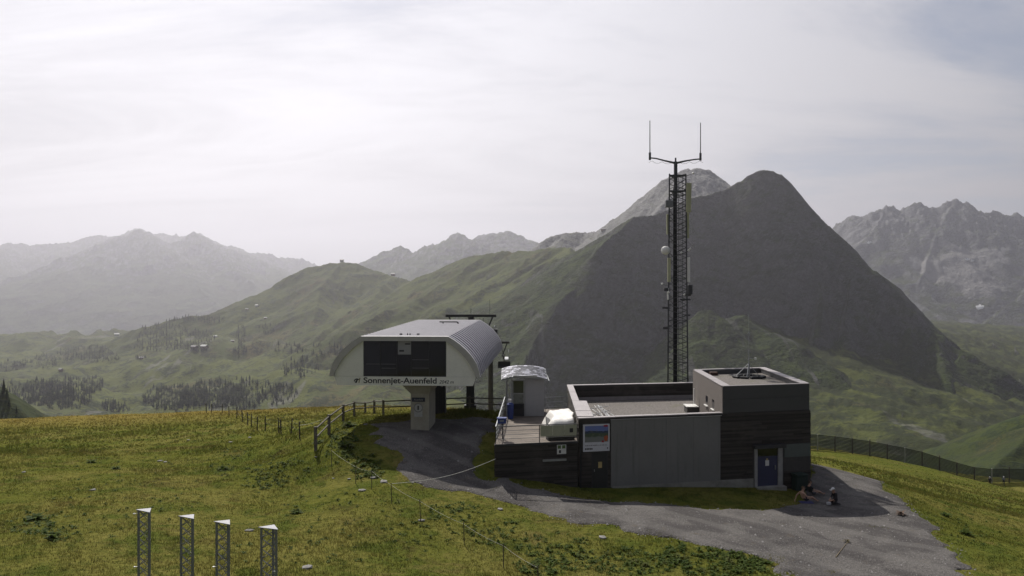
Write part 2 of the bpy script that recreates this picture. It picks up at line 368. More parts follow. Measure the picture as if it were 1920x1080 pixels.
def cirque(X, Y):
    Z = seg_field(X, Y, [
        ([(1440,500,5300),(1540,440,5200),(1562,424,5200),(1600,406,5100),(1640,391,5000),(1662,384,5000),(1690,393,5000),(1706,390,5000),(1716,379,5000),(1742,394,5000),(1760,389,5000),(1778,379,5000),(1792,373,5000),(1812,380,5000),(1830,391,5000),(1850,399,5050),(1875,398,5100),(1895,402,5100),(1905,400,5100),(1930,410,5100),(2000,400,5000),(2150,420,4900)], 0.9, 0.85),
        ([(1792,375,5000),(1760,430,4750),(1745,470,4600),(1720,540,4300),(1690,580,4150)], 0.8, 0.8),
        ([(1905,402,5100),(1880,440,4900),(1880,500,4650)], 0.85, 0.8),
        ([(1662,386,5000),(1640,430,4800),(1600,470,4650)], 0.75, 0.8),
        ([(2060,430,4700),(1960,510,4400),(1900,565,4200),(1850,600,4050),(1800,640,3900)], 0.6, 0.55),
        ([(1560,440,5000),(1660,520,4400),(1740,580,4050),(1830,640,3750)], 0.5, 0.6)], 41, 1/170, 0.5)
    floor = 12-(600-540)/F*4000-(4300-Y)*0.22
    return np.maximum(Z, floor)+14*fbm(X/110, Y/110, 5, 43)+40*(ridged(X/170, Y/170, 4, 45)-0.62)+np.clip((Z-150)/250, 0, 1)*42*(ridged(X/52, Y/52, 3, 46)-0.55)
cq = tag(polar_mesh('cirque_massif', 1400, 2200, 380, 3300, 5700, 190, cirque, m_cirque), 'grey rock massif with scree bowl and small snow patches', 'mountain', kind='structure')
# ---- grey limestone peak behind the dark one
def grey_peak(X, Y):
    Z = seg_field(X, Y, [
        ([(900,510,2700),(980,482,2650),(1005,463,2600),(1022,447,2600),(1060,437,2600),(1100,436,2600),(1140,429,2550),(1165,412,2500),(1196,392,2500),(1212,372,2500),(1232,350,2500),(1258,330,2500),(1290,316,2500),(1312,313,2500),(1335,322,2500),(1352,334,2500),(1368,350,2500),(1420,400,2500),(1500,470,2500)], 0.7, 0.85),
        ([(1290,318,2500),(1262,360,2400),(1220,410,2300),(1170,440,2200)], 0.85, 0.9),
        ([(1312,315,2500),(1330,360,2400),(1340,400,2300)], 0.9, 0.9),
        ([(1060,440,2600),(1030,470,2450),(980,500,2300)], 0.5, 0.5)], 51, 1/60, 0.6)
    return np.maximum(Z, -400)+7*fbm(X/45, Y/45, 5, 53)+12*(ridged(X/55, Y/55, 4, 55)-0.62)+9*(ridged(X/20, Y/20, 3, 56)-0.55)
tag(polar_mesh('limestone_peak', 880, 1560, 330, 2050, 2900, 120, grey_peak, m_grey), 'pale grey limestone peak rising behind the dark mountain', 'mountain', kind='structure')
# ---- green ridge at the left
def green_ridge(X, Y):
    Z = seg_field(X, Y, [
        ([(60,690,2900),(120,668,2800),(200,640,2750),(255,616,2750),(330,601,2750),(400,590,2750),(468,577,2800),(498,550,2900),(540,520,2950),(575,501,3000),(600,497,3000),(640,490,3000),(668,493,3000),(700,511,2950),(735,516,2900),(770,527,2800),(810,515,2600),(860,491,2400),(915,473,2300),(965,476,2250),(1005,471,2150),(1060,470,2050),(1140,450,1900),(1200,430,1800)], 0.55, 0.52),
        ([(640,492,3000),(600,540,2700),(590,590,2450),(570,640,2250)], 0.6, 0.5),
        ([(735,518,2900),(700,560,2550),(640,600,2300),(590,640,2100)], 0.5, 0.5),
        ([(915,475,2300),(850,520,2150),(760,570,2000),(660,620,1850),(580,680,1700),(520,730,1560)], 0.48, 0.55),
        ([(1005,473,2150),(960,520,2000),(880,560,1850),(790,610,1700),(700,660,1560),(640,720,1420)], 0.48, 0.6),
        ([(1140,452,1900),(1060,500,1760),(980,545,1640),(900,590,1540),(820,640,1440),(740,700,1300)], 0.46, 0.6),
        ([(468,579,2800),(440,620,2600),(400,660,2350)], 0.4, 0.4), ([(330,603,2750),(330,640,2500),(310,670,2300)], 0.4, 0.4)], 61, 1/100, 1.15)
    Z = Z-np.maximum(1600-Y, 0)*0.40-np.maximum(X-(0.075*Y), 0)*1.1
    return np.maximum(Z, -520)+13*fbm(X/80, Y/80, 5, 63)+6.5*ridged(X/38, Y/38, 4, 67)
tag(polar_mesh('alpine_ridge', 0, 1260, 520, 1150, 3250, 230, green_ridge, m_green), 'long grassy ridge with worn spurs running down to the left', 'ridge', kind='structure')
# ---- the dark mountain
def dark_mountain(X, Y):
    Z = seg_field(X, Y, [
        ([(1120,470,1500),(1150,440,1540),(1190,410,1600),(1240,402,1640),(1296,373,1665),(1330,366,1685),(1365,354,1700),(1380,345,1700),(1394,342,1700),(1400,333,1700),(1409,327,1700),(1430,321,1700),(1450,323,1700),(1468,332,1700),(1480,342,1700),(1485,362,1697),(1497,377,1690),(1518,395,1670),(1537,414,1655),(1562,437,1640)], 0.9, 1.42),
        ([(1562,437,1640),(1620,503,1600),(1690,580,1550),(1745,622,1520),(1800,655,1490),(1860,694,1450),(1920,738,1410),(2000,790,1370)], 0.9, 1.45, 26),
        ([(1190,410,1600),(1166,440,1560),(1150,470,1530),(1130,500,1500),(1090,535,1460),(1050,572,1420),(1030,600,1395),(1002,636,1360),(980,690,1290)], 1.30, 0.46),
        ([(1600,490,1600),(1590,560,1510),(1580,620,1440)], 1.2, 1.2),
        ([(1320,588,1405),(1308,640,1340),(1290,700,1270)], 0.60, 0.80, 12),
        ([(1322,590,1410),(1345,600,1400),(1400,650,1330),(1440,700,1260)], 0.7, 0.62, 12),
        ([(1395,590,1430),(1440,620,1390),(1500,655,1330),(1560,700,1260),(1620,750,1180)], 0.70, 0.52, 14),
        ([(1620,505,1600),(1612,600,1500),(1592,680,1400),(1580,730,1300)], 0.95, 0.80, 8),
        ([(1690,582,1550),(1702,650,1460),(1690,720,1330),(1650,790,1150)], 0.85, 0.70, 8),
        ([(1745,624,1520),(1772,690,1400),(1775,750,1290)], 0.85, 0.70, 8),
        ([(1860,696,1450),(1852,752,1340),(1830,800,1230)], 0.80, 0.70, 8),
        ([(1480,360,1690),(1520,470,1590),(1540,560,1500),(1530,630,1420)], 1.35, 1.25, 5),
        ([(1800,665,1480),(1770,740,1320),(1740,800,1180)], 0.55, 0.6)], 71, 1/48, 0.85)
    return np.maximum(Z, -420)+(6-4*np.clip((Z-140)/60, 0, 1))*fbm(X/40, Y/40, 5, 73)+3.6*ridged(X/15, Y/15, 3, 77)+13*fbm(X/95, Y/95, 3, 79)*np.clip((120-Z)/150, 0, 1)+3*(ridged(X/22, Y/22, 3, 74)-0.6)*np.clip((Z-90)/120, 0, 1)
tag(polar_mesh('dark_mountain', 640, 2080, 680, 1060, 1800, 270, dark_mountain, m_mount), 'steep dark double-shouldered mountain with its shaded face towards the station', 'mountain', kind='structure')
# ---- valley floor and rolling pastures
vp = [(-300,690,2600),(-300,780,1500),(0,668,2900),(150,672,2700),(300,655,2500),(420,650,2300),(0,720,2100),(150,715,2000),(300,705,1950),(450,690,1950),(60,760,1500),(200,765,1480),(350,760,1480),(500,745,1500),(620,735,1450),
      (0,800,1250),(300,800,1250),(600,800,1200),(850,780,1230),(850,715,1400),(1000,790,1230),(1150,790,1240),(1280,760,1260),(1450,715,1270),(1530,730,1200),(1600,775,1080),(1600,835,930),(1700,800,1020),(1760,842,900),(1800,770,1150),(1900,800,1100),(2080,830,1100),
      (300,1300,420),(960,1250,420),(1500,1250,420),(1900,1250,430),(-300,1300,420),(2200,1250,430),(0,1050,700),(900,950,700),(1500,980,650),(1900,1000,650),(300,1500,230),(1500,1450,230),(960,1450,230),(2200,1400,240),(-300,1500,230),
      (0,620,3600),(700,640,3300),(1400,600,1500),(1900,730,1500)]
_tv = TPS([((a-960)/700, math.log(c)*1.2) for a, b, c in vp], [P(*q).z for q in vp], 0.001)
def valley(X, Y):
    z = _tv(X/Y*F/700, np.log(Y)*1.2)
    k = np.clip((Y-900)/600, 0, 1)*np.clip((0.12-X/Y)/0.2, 0, 1)
    hum = ridged(X/190+0.3*fbm(X/300, Y/300, 2, 5), Y/300, 2, 83)
    z = z+k*(52*(hum-0.55)+20*fbm(X/75, Y/95, 3, 85))+3.0*fbm(X/38, Y/38, 4, 87)
    e = np.clip((X-60)/260, 0, 1)*np.clip((Y-700)/300, 0, 1)
    return z+e*(26*(ridged((X+0.55*Y)/85, (Y-0.55*X)/330, 3, 88)-0.6)+5*fbm(X/24, Y/24, 3, 89))
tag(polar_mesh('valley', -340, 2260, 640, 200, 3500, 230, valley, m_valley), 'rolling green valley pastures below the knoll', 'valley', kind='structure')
def hill_right(X, Y):
    Z = seg_field(X, Y, [([(2300,700,620),(2050,728,610),(1960,758,610),(1920,776,630),(1860,800,690),(1800,832,760),(1764,850,830),(1740,880,880)], 0.75, 0.55), ([(1960,790,560),(1880,860,520),(1840,910,480)], 0.5, 0.5)], 91, 1/30, 0.5)
    return np.maximum(Z, -420)+2.2*fbm(X/22, Y/22, 4, 93)
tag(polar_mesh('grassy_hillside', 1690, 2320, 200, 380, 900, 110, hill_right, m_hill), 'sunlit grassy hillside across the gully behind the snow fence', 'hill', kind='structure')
def hill_left(X, Y):
    Z = seg_field(X, Y, [([(-400,600,460),(-120,660,450),(-40,700,440),(0,728,430),(25,757,425),(45,776,420),(80,810,410)], 0.8, 0.75)], 95, 1/16, 0.4)
    return np.maximum(Z, -300)+1.2*fbm(X/9, Y/9, 4, 97)
tag(polar_mesh('grassy_slope', -420, 100, 120, 340, 540, 60, hill_left, m_hill), 'small steep grassy slope with dark conifers beyond the meadow crest', 'hill', kind='structure')
# ---- wide ground sheet under everything
gs = np_mesh('ground', [(-15000,-3000,-640),(15000,-3000,-640),(15000,14000,-640),(-15000,14000,-640)], [[0,1,2,3]], m_far)
tag(gs, 'low ground far below the mountains', 'ground', kind='structure')
# ---- haze
mh = bpy.data.materials.new('haze_air'); mh.use_nodes = True; hn = mh.node_tree; hn.nodes.clear()
pv = N(hn, 'ShaderNodeVolumePrincipled'); pv.inputs['Density'].default_value = 8.4e-5; pv.inputs['Color'].default_value = (0.915, 0.90, 0.99, 1); pv.inputs['Anisotropy'].default_value = 0.58
ho = N(hn, 'ShaderNodeOutputMaterial'); L(hn, pv.outputs[0], ho.inputs['Volume'])
hz = MB().box((0, 5500, 190), (30400, 17400, 1670)).build('haze', mh); tag(hz, 'pale blue haze filling the mountain air', 'haze', kind='stuff')
# ---- meadow (colour shared by soil and blades)
def meadow_color(n):
    geo = n.nodes.new('ShaderNodeNewGeometry'); pos = geo.outputs['Position']
    sp = n.nodes.new('ShaderNodeSeparateXYZ'); n.links.new(pos, sp.inputs[0])
    a = noise(n, pos, 0.09, 5, 0.6, 0.3); c = noise(n, pos, 0.45, 5, 0.65, 0.3); f = noise(n, pos, 3.5, 4, 0.7)
    g = mixc(n, ramp(n, a, ((0.40, 0), (0.62, 1))), (0.120,0.126,0.026), (0.176,0.160,0.044))
    g = mixc(n, ramp(n, c, ((0.46, 0), (0.64, 0.85))), g, (0.080,0.100,0.020))
    g = mixc(n, ramp(n, math_node(n, 'ADD', math_node(n, 'MULTIPLY', a, 0.4), math_node(n, 'MULTIPLY', c, 0.6)), ((0.46, 0.75), (0.38, 0))) if False else ramp(n, noise(n, pos, 0.22, 6, 0.7, 0.5), ((0.56, 0), (0.68, 0.75))), g, (0.165,0.132,0.048))
    q1 = noise(n, pos, 1.15, 5, 0.7, 0.6); q2 = noise(n, pos, 0.30, 6, 0.7, 0.8)
    g = mixc(n, ramp(n, q1, ((0.52, 0), (0.66, 0.65))), g, (0.042,0.060,0.013))
    g = mixc(n, ramp(n, q2, ((0.57, 0), (0.66, 0.55))), g, (0.085,0.066,0.026))
    dry = math_node(n, 'MULTIPLY', ramp(n, sp.outputs[1], ((74, 0), (106, 1))), ramp(n, sp.outputs[0], ((12, 1), (26, 0))))     # the crest has gone to seed
    g = mixc(n, math_node(n, 'MULTIPLY', dry, ramp(n, c, ((0.3, 0.55), (0.6, 0.95)))), g, (0.235,0.178,0.052))
    return g, f, c
m_meadow, n_, b_, o_ = new_mat('meadow_turf')
g_, f_, c_ = meadow_color(n_)
g_ = mixc(n_, ramp(n_, f_, ((0.42, 0.0), (0.66, 0.35))), g_, (0.035,0.045,0.012))
n_.links.new(g_, b_.inputs['Base Color']); setp(b_, Roughness=1.0, Specular_IOR_Level=0.0)
bump(n_, b_, math_node(n_, 'ADD', math_node(n_, 'MULTIPLY', f_, 0.5), c_), 0.8, 0.25)
meadow = tag(polar_mesh('meadow', -420, 2340, 620, 13, 260, 270, near_h, m_meadow), 'green alpine meadow on top of the knoll', 'meadow', kind='structure')
# ---- gravel yard and track
path_px = [(698,796),(760,788),(860,786),(932,784),(935,800),(920,834),(906,872),(914,890),(960,898),(988,912),(1050,926),(1150,943),(1300,951),(1430,957),(1486,946),(1510,920),(1524,884),(1528,866),(1600,886),(1660,913),(1712,950),(1752,985),(1782,1020),(1797,1060),(1792,1100),(1780,1150),(1540,1150),(1478,1082),(1450,1058),(1350,1034),(1250,1010),(1180,996),(1080,977),(1000,962),(930,942),(860,921),(800,911),(760,892),(738,855),(705,822)]
path_w = np.array([tuple(ground_px(*q))[:2] for q in path_px])
def poly_sdf(x, y, poly):
    sh = x.shape; x = x.ravel(); y = y.ravel(); d = np.full(x.shape, 1e9); ins = np.zeros(x.shape, bool)
    n = len(poly)
    for i in range(n):
        a = poly[i]; b = poly[(i+1) % n]; e = b-a; wx = x-a[0]; wy = y-a[1]
        t = np.clip((wx*e[0]+wy*e[1])/(e @ e), 0, 1); d = np.minimum(d, np.hypot(wx-t*e[0], wy-t*e[1]))
        c = (a[1] > y) != (b[1] > y)
        with np.errstate(divide='ignore', invalid='ignore'):
            ins ^= c & (x < (b[0]-a[0])*(y-a[1])/(b[1]-a[1])+a[0])
    return np.where(ins, -d, d).reshape(sh)
def path_sdf(x, y):
    return poly_sdf(x, y, path_w)+0.85*fbm(x/1.6, y/1.6, 4, 21)+0.5*fbm(x/6, y/6, 2, 22)
gx = np.arange(-13, 28, 0.2); gy = np.arange(27, 63, 0.2)
GX, GY = np.meshgrid(gx, gy); D = path_sdf(GX, GY)
ins = D < 0
cell = ins[:-1, :-1] | ins[1:, :-1] | ins[:-1, 1:] | ins[1:, 1:]
gd = np.gradient(D, 0.2); gl = np.hypot(*gd)+1e-6
ox = np.where(D > 0, -gd[1]/gl**2*D, 0); oy = np.where(D > 0, -gd[0]/gl**2*D, 0)
lim = 0.22; VX = GX+np.clip(ox, -lim, lim); VY = GY+np.clip(oy, -lim, lim)
VZ = near_h(VX, VY)+np.clip(-D*0.35, -0.03, 0.055)
idx = np.arange(D.size).reshape(D.shape); ci, cj = np.nonzero(cell)
quads = np.stack([idx[ci, cj], idx[ci, cj+1], idx[ci+1, cj+1], idx[ci+1, cj]], 1)
used, inv = np.unique(quads, return_inverse=True)
PV = np.stack([VX.ravel(), VY.ravel(), VZ.ravel()], 1)[used]
m_gravel, n_, b_, o_ = new_mat('gravel')
geo_ = n_.nodes.new('ShaderNodeNewGeometry'); pos_ = geo_.outputs['Position']
vo = n_.nodes.new('ShaderNodeTexVoronoi'); vo.inputs['Scale'].default_value = 14.0; n_.links.new(pos_, vo.inputs['Vector'])
a_ = noise(n_, pos_, 0.35, 5, 0.6, 0.3); f_ = noise(n_, pos_, 9.0, 4, 0.75); k_ = noise(n_, pos_, 1.4, 5, 0.65)
gc = mixc(n_, ramp(n_, a_, ((0.42, 0), (0.58, 1))), (0.088,0.080,0.076), (0.160,0.148,0.137))
gc = mixc(n_, ramp(n_, f_, ((0.35, 0.55), (0.60, 0))), gc, (0.040,0.037,0.037))
gc = mixc(n_, ramp(n_, f_, ((0.60, 0), (0.72, 0.7))), gc, (0.24,0.23,0.225))
gc = mixc(n_, ramp(n_, k_, ((0.60, 0), (0.70, 0.55))), gc, (0.125,0.100,0.070))
rut = N(n_, 'ShaderNodeTexWave'); rut.wave_type = 'BANDS'; rut.bands_direction = 'DIAGONAL'; rut.inputs['Scale'].default_value = 0.16; rut.inputs['Distortion'].default_value = 5.0; rut.inputs['Detail'].default_value = 3; rut.inputs['Detail Scale'].default_value = 0.6; n_.links.new(pos_, rut.inputs['Vector'])
gc = mixc(n_, ramp(n_, rut.outputs['Fac'], ((0.70, 0), (0.95, 0.35))), gc, (0.19,0.178,0.165))
gr_ = noise(n_, pos_, 26.0, 2, 0.8); gc = mixc(n_, ramp(n_, gr_, ((0.30, 0.5), (0.52, 0))), gc, (0.035,0.032,0.031))
n_.links.new(gc, b_.inputs['Base Color']); setp(b_, Roughness=0.92, Specular_IOR_Level=0.2)
bump(n_, b_, math_node(n_, 'ADD', vo.outputs['Distance'], f_), 0.8, 0.05)
track = tag(np_mesh('gravel_track', PV, inv.reshape(-1, 4), m_gravel, smooth=True), 'grey gravel yard and track in front of the building', 'track', kind='structure')

# ---- grass blades
m_grass, n_, b_, o_ = new_mat('grass_blades')
g_, f_, c_ = meadow_color(n_)
geo_ = n_.nodes.new('ShaderNodeNewGeometry')
v_ = n_.nodes.new('ShaderNodeHueSaturation'); n_.links.new(g_, v_.inputs['Color'])
n_.links.new(ramp(n_, geo_.outputs['Random Per Island'], ((0.0, 0.82), (1.0, 1.26))), v_.inputs['Value'])
n_.links.new(math_node(n_, 'ADD', math_node(n_, 'MULTIPLY', geo_.outputs['Random Per Island'], -0.03), 0.515), v_.inputs['Hue'])
n_.links.new(v_.outputs[0], b_.inputs['Base Color']); setp(b_, Roughness=0.9, Specular_IOR_Level=0.04)
tr_ = n_.nodes.new('ShaderNodeBsdfTranslucent'); n_.links.new(v_.outputs[0], tr_.inputs[0])
mx_ = n_.nodes.new('ShaderNodeMixShader'); mx_.inputs[0].default_value = 0.38
n_.links.new(b_.outputs[0], mx_.inputs[1]); n_.links.new(tr_.outputs[0], mx_.inputs[2]); n_.links.new(mx_.outputs[0], o_.inputs['Surface'])
def keep_out(x, y):
    """inside a building or terrace footprint"""
    k = np.zeros(x.shape, bool)
    for pl in ([(-1.2,44.9),(19.3,49.2),(20.0,64.5),(3.6,62.5),(4.2,58.4),(-0.8,57.5)], [(-7.2,50.8),(-5.4,50.8),(-5.4,54.5),(-7.2,54.5)]):
        k |= poly_sdf(x, y, np.array(pl)) < 0.0
    return k
rng = np.random.default_rng(11)
def blades(n, ylo, yhi, hmin, hmax, wmin, wmax, per, seed, cond=None):
    rg = np.random.default_rng(seed)
    Y = np.exp(rg.uniform(math.log(ylo), math.log(yhi), n)); X = (rg.uniform(-90, 2010, n)-960)/F*Y
    pd = path_sdf(X, Y); ok = ((pd > -0.6*rg.random(n)**4) | ((pd > -3.2) & (fbm(X/1.1, Y/1.1, 3, 77) > 0.42+0.06*np.maximum(-pd, 0)))) & ~keep_out(X, Y)
    if cond is not None: ok &= cond(X, Y, rg)
    X, Y = X[ok], Y[ok]; n = len(X); Z = near_h(X, Y)
    lush = np.clip(0.75+0.7*fbm(X/3.2, Y/3.2, 3, 41)+0.3*fbm(X/0.9, Y/0.9, 2, 43), 0.25, 1.6)
    X = np.repeat(X, per)+rg.normal(0, 0.05, n*per); Y = np.repeat(Y, per)+rg.normal(0, 0.05, n*per); Z = np.repeat(Z, per)-0.03
    far = np.where(Y < 85, 0.75+Y/90, np.maximum(0.85, 1.69-(Y-85)*0.02))
    h = rg.uniform(hmin, hmax, n*per)*np.repeat(lush, per)*far; wd = rg.uniform(wmin, wmax, n*per)*far
    an = rg.uniform(0, 2*np.pi, n*per); ln = rg.uniform(0.1, 0.9, n*per)*h; la = rg.uniform(0, 2*np.pi, n*per)
    ux, uy = np.cos(an)*wd/2, np.sin(an)*wd/2
    V = np.empty((n*per, 3, 3)); V[:, 0] = np.stack([X-ux, Y-uy, Z], 1); V[:, 1] = np.stack([X+ux, Y+uy, Z], 1)
    V[:, 2] = np.stack([X+np.cos(la)*ln, Y+np.sin(la)*ln, Z+h+0.03], 1)
    return V.reshape(-1, 3)
gv = np.concatenate([blades(110000, 25, 62, 0.04, 0.12, 0.015, 0.04, 3, 1), blades(50000, 55, 150, 0.08, 0.20, 0.03, 0.07, 3, 2)])
grass = tag(np_mesh('grass', gv, np.arange(len(gv)).reshape(-1, 3), m_grass), 'short meadow grass covering the knoll', 'grass', kind='stuff')

# ---- broad leaved weeds
m_weed, n_, b_, o_ = new_mat('weed_leaf')
geo_ = n_.nodes.new('ShaderNodeNewGeometry')
wc = mixc(n_, geo_.outputs['Random Per Island'], (0.035,0.066,0.010), (0.090,0.120,0.018))
wc = mixc(n_, ramp(n_, noise(n_, geo_.outputs['Position'], 0.8, 3), ((0.55, 0), (0.7, 0.6))), wc, (0.12,0.115,0.03))
n_.links.new(wc, b_.inputs['Base Color']); setp(b_, Roughness=0.75, Specular_IOR_Level=0.12)
tr_ = n_.nodes.new('ShaderNodeBsdfTranslucent'); n_.links.new(wc, tr_.inputs[0])
mx_ = n_.nodes.new('ShaderNodeMixShader'); mx_.inputs[0].default_value = 0.35
n_.links.new(b_.outputs[0], mx_.inputs[1]); n_.links.new(tr_.outputs[0], mx_.inputs[2]); n_.links.new(mx_.outputs[0], o_.inputs['Surface'])
def leaf_clump(rg, nl, size):
    V = []; Fc = []
    for k in range(nl):
        a = rg.uniform(0, 2*math.pi); L_ = size*rg.uniform(0.5, 1.1); wd = L_*rg.uniform(0.28, 0.42); el = rg.uniform(0.15, 1.1)
        d = np.array([math.cos(a), math.sin(a), 0]); s = np.array([-math.sin(a), math.cos(a), 0]); up = np.array([0, 0, 1.0])
        p0 = d*0.03; p1 = d*L_*0.5*math.cos(el)+up*L_*0.5*math.sin(el); p2 = d*L_*math.cos(el*0.7)+up*L_*(math.sin(el)*0.8-0.1)
        i = len(V); V += [p0, p1-s*wd/2+up*0.03, p1+s*wd/2+up*0.03, p2]
        Fc += [[i, i+1, i+2], [i+1, i+3, i+2]]
    return np.array(V), np.array(Fc)
def weed_field(spots, seed):
    rg = np.random.default_rng(seed); VV = []; FF = []; o = 0
    for px, py, rx, ry, n, size in spots:
        for k in range(n):
            r = math.sqrt(rg.random()); a = rg.uniform(0, 2*math.pi)
            qx, qy = px+rx*r*math.cos(a), py+ry*r*math.sin(a)
            g = weed_pos(qx, qy)
            if path_sdf(np.array([g[0]]), np.array([g[1]]))[0] < 0.15: continue
            V, Fc = leaf_clump(rg, rg.integers(7, 14), size*rg.uniform(0.6, 1.3))
            VV.append(V+np.array([g[0], g[1], g[2]-0.02])); FF.append(Fc+o); o += len(V)
    return np.concatenate(VV), np.concatenate(FF)
_wc = {}
def weed_pos(px, py):
    k = (round(px/6), round(py/4))
    if k not in _wc: _wc[k] = ground_px(k[0]*6, k[1]*4)
    g = _wc[k]; x = g.x+rng.uniform(-0.12, 0.12); y = g.y+rng.uniform(-0.2, 0.2)
    return (x, y, gz(x, y))
V, Fc = weed_field([(1330,1050,110,30,230,0.26),(1180,1052,90,26,120,0.24),(1040,1030,70,30,70,0.25),(930,1000,60,25,60,0.22),(850,960,50,18,50,0.22),(1400,1060,50,18,90,0.26),(1020,1065,60,15,60,0.26),
                    (690,880,30,26,60,0.28),(650,820,30,18,60,0.28),(640,850,30,20,40,0.25),(520,880,60,26,90,0.2),(500,905,40,16,50,0.2),(440,850,30,10,25,0.2),(560,790,60,14,50,0.24),(60,985,45,20,40,0.24),(110,1000,30,16,20,0.22),(420,880,30,10,20,0.2),
                    (800,1000,80,30,40,0.18),(640,960,120,40,50,0.16),(300,900,200,60,60,0.16),(200,960,150,50,40,0.18),(1750,1010,60,40,20,0.2),(1850,980,60,50,30,0.2),(600,1030,200,40,40,0.18)], 5)
tag(np_mesh('weeds', V, Fc, m_weed), 'broad leaved weeds scattered over the meadow', 'weeds', kind='stuff')
# larger separate plants
rgp = np.random.default_rng(9)
plant_meshes = []
for k in range(3):
    V, Fc = leaf_clump(rgp, 46, 0.55); me = np_mesh('dock_plant', V, Fc, m_weed); plant_meshes.append(me.data); bpy.data.objects.remove(me)
plant_words = ['bushy green plant clump inside the wooden fence corner', 'spreading leafy plant in the meadow beyond the lattice posts', 'small leafy plant standing alone in the cropped meadow', 'dark leafy tussock plant beside the trampled weed patch', 'leafy plant at the grass edge right of the gravel track', 'large leafy plant on the slope right of the gravel track', 'low leafy plant in the middle of the open meadow', 'leafy plant between the yard-end lattice post and the rope fence', 'leafy plant beside the spreading one beyond the lattice posts', 'leafy plant on the bank below the wooden fence', 'leafy plant at the foot of the first wooden fence post']
for i, (px, py, s) in enumerate([(655,800,1.25),(67,975,1.0),(172,868,0.8),(418,882,0.9),(1772,968,0.9),(1812,1003,1.0),(218,880,0.7),(556,962,0.8),(100,1010,0.9),(648,838,1.0),(598,832,1.0)]):
    g = ground_px(px, py); o = bpy.data.objects.new('dock_plant', plant_meshes[i % 3]); col.objects.link(o)
    o.location = (g.x, g.y, g.z-0.03); o.rotation_euler = (0, 0, i*1.3); o.scale = (s, s, s*0.9)
    tag(o, plant_words[i], 'plant', 'leafy plants in the meadow')
# loose stones
m_stone = plain('pale_stone', (0.25,0.24,0.225), 0.9, var=0.25, scale=6)
def stone_data(seed):
    rg = random.Random(seed); bm = bmesh.new(); bmesh.ops.create_icosphere(bm, subdivisions=1, radius=0.5)
    for v in bm.verts: v.co *= rg.uniform(0.75, 1.15); v.co.z *= 0.55
    me = bpy.data.meshes.new('stone'); bm.to_mesh(me); bm.free(); me.materials.append(m_stone); return me
sd = [stone_data(k) for k in range(4)]
stone_words = {0: 'flat pale stone on the grass outside the rope fence', 1: 'largest pale stone of the cluster under the rope fence', 2: 'pale stone beside the largest one under the rope fence', 3: 'pale stone at the foot of a rope fence stake', 4: 'pale stone on the grass edge of the gravel track below the terrace', 5: 'pale stone at the yard corner behind the wooden fence plants', 14: 'pale stone near the foot of the yard-end lattice post', 15: 'flat pale stone between the two lattice posts nearest the yard', 16: 'pale stone among the weeds below the gravel track', 19: 'pale stone on the gravel beyond the kneeling person'}
for i, (px, py, s) in enumerate([(678,921,0.5),(719,905,0.6),(700,897,0.45),(790,978,0.4),(938,956,0.4),(686,797,0.4),(592,859,0.2),(625,899,0.2),(655,899,0.25),(300,865,0.45),(310,867,0.35),(174,920,0.4),(432,830,0.4),(468,821,0.4),(576,1066,0.5),(467,996,0.45),(1130,1010,0.5),(45,886,0.3),(353,826,0.35),(1578,910,0.35)]):
    g = ground_px(px, py); o = bpy.data.objects.new('stone', sd[i % 4]); col.objects.link(o)
    o.location = (g.x, g.y, g.z+0.03); o.scale = (s, s*0.8, s*0.6); o.rotation_euler = (0, 0, i*2.1)
    tag(o, stone_words.get(i, 'small pale stone lying in the open meadow grass'), 'stone', 'stones in the meadow')
a = ground_px(1567, 1048); b = ground_px(1589, 1020)
stk = thing('dry_stalk', (a.x, a.y, a.z), 'long pale dry stalk lying on the gravel track', 'stalk')
MB().tube((a.x, a.y, a.z+0.07), (b.x, b.y, b.z+0.08), 0.022, 6, 0.012).build('stem', plain('dry_straw', (0.20,0.16,0.10), 0.9, var=0.2), stk)
V, Fc = leaf_clump(np.random.default_rng(77), 14, 0.28); np_mesh('dead_leaves', V+np.array([b.x, b.y, b.z+0.05]), Fc, plain('dead_leaf', (0.10,0.08,0.035), 0.9, var=0.3), stk, origin=stk.location)
g = ground_px(1690, 967); V, Fc = leaf_clump(np.random.default_rng(78), 30, 0.42)
o = np_mesh('withered_clump', V, Fc, plain('withered_leaf', (0.13,0.085,0.06), 0.9, var=0.3)); o.location = (g.x, g.y, g.z+0.03)
tag(o, 'withered reddish-brown plant clump at the right edge of the gravel track', 'plant')
# pebbles on the track
rg = np.random.default_rng(3); n = 16000
Yp = np.exp(rg.uniform(math.log(31), math.log(58), n)); Xp = (rg.uniform(700, 1830, n)-960)/F*Yp
ok = (path_sdf(Xp, Yp) < 0.35*rg.random(n)) & ~keep_out(Xp, Yp); Xp, Yp = Xp[ok], Yp[ok]; n = len(Xp); Zp = near_h(Xp, Yp)+0.05
sz = rg.uniform(0.018, 0.05, n)*(1+1.2*(rg.random(n) > 0.97)); an = rg.uniform(0, 6.28, n)
base = np.array([[1,0,0],[-0.5,0.87,0],[-0.5,-0.87,0],[0,0,0.9]])
V = np.empty((n, 4, 3)); ca, sa = np.cos(an), np.sin(an)
for k in range(4):
    V[:, k, 0] = Xp+sz*(base[k, 0]*ca-base[k, 1]*sa); V[:, k, 1] = Yp+sz*(base[k, 0]*sa+base[k, 1]*ca); V[:, k, 2] = Zp+sz*base[k, 2]-0.01
Fc = (np.arange(n)[:, None, None]*4+np.array([[0,1,3],[1,2,3],[2,0,3]])[None]).reshape(-1, 3)
m_peb, n_, b_, o_ = new_mat('pebble'); geo_ = n_.nodes.new('ShaderNodeNewGeometry')
n_.links.new(mixc(n_, geo_.outputs['Random Per Island'], (0.06,0.055,0.055), (0.24,0.23,0.225)), b_.inputs['Base Color']); setp(b_, Roughness=0.9)
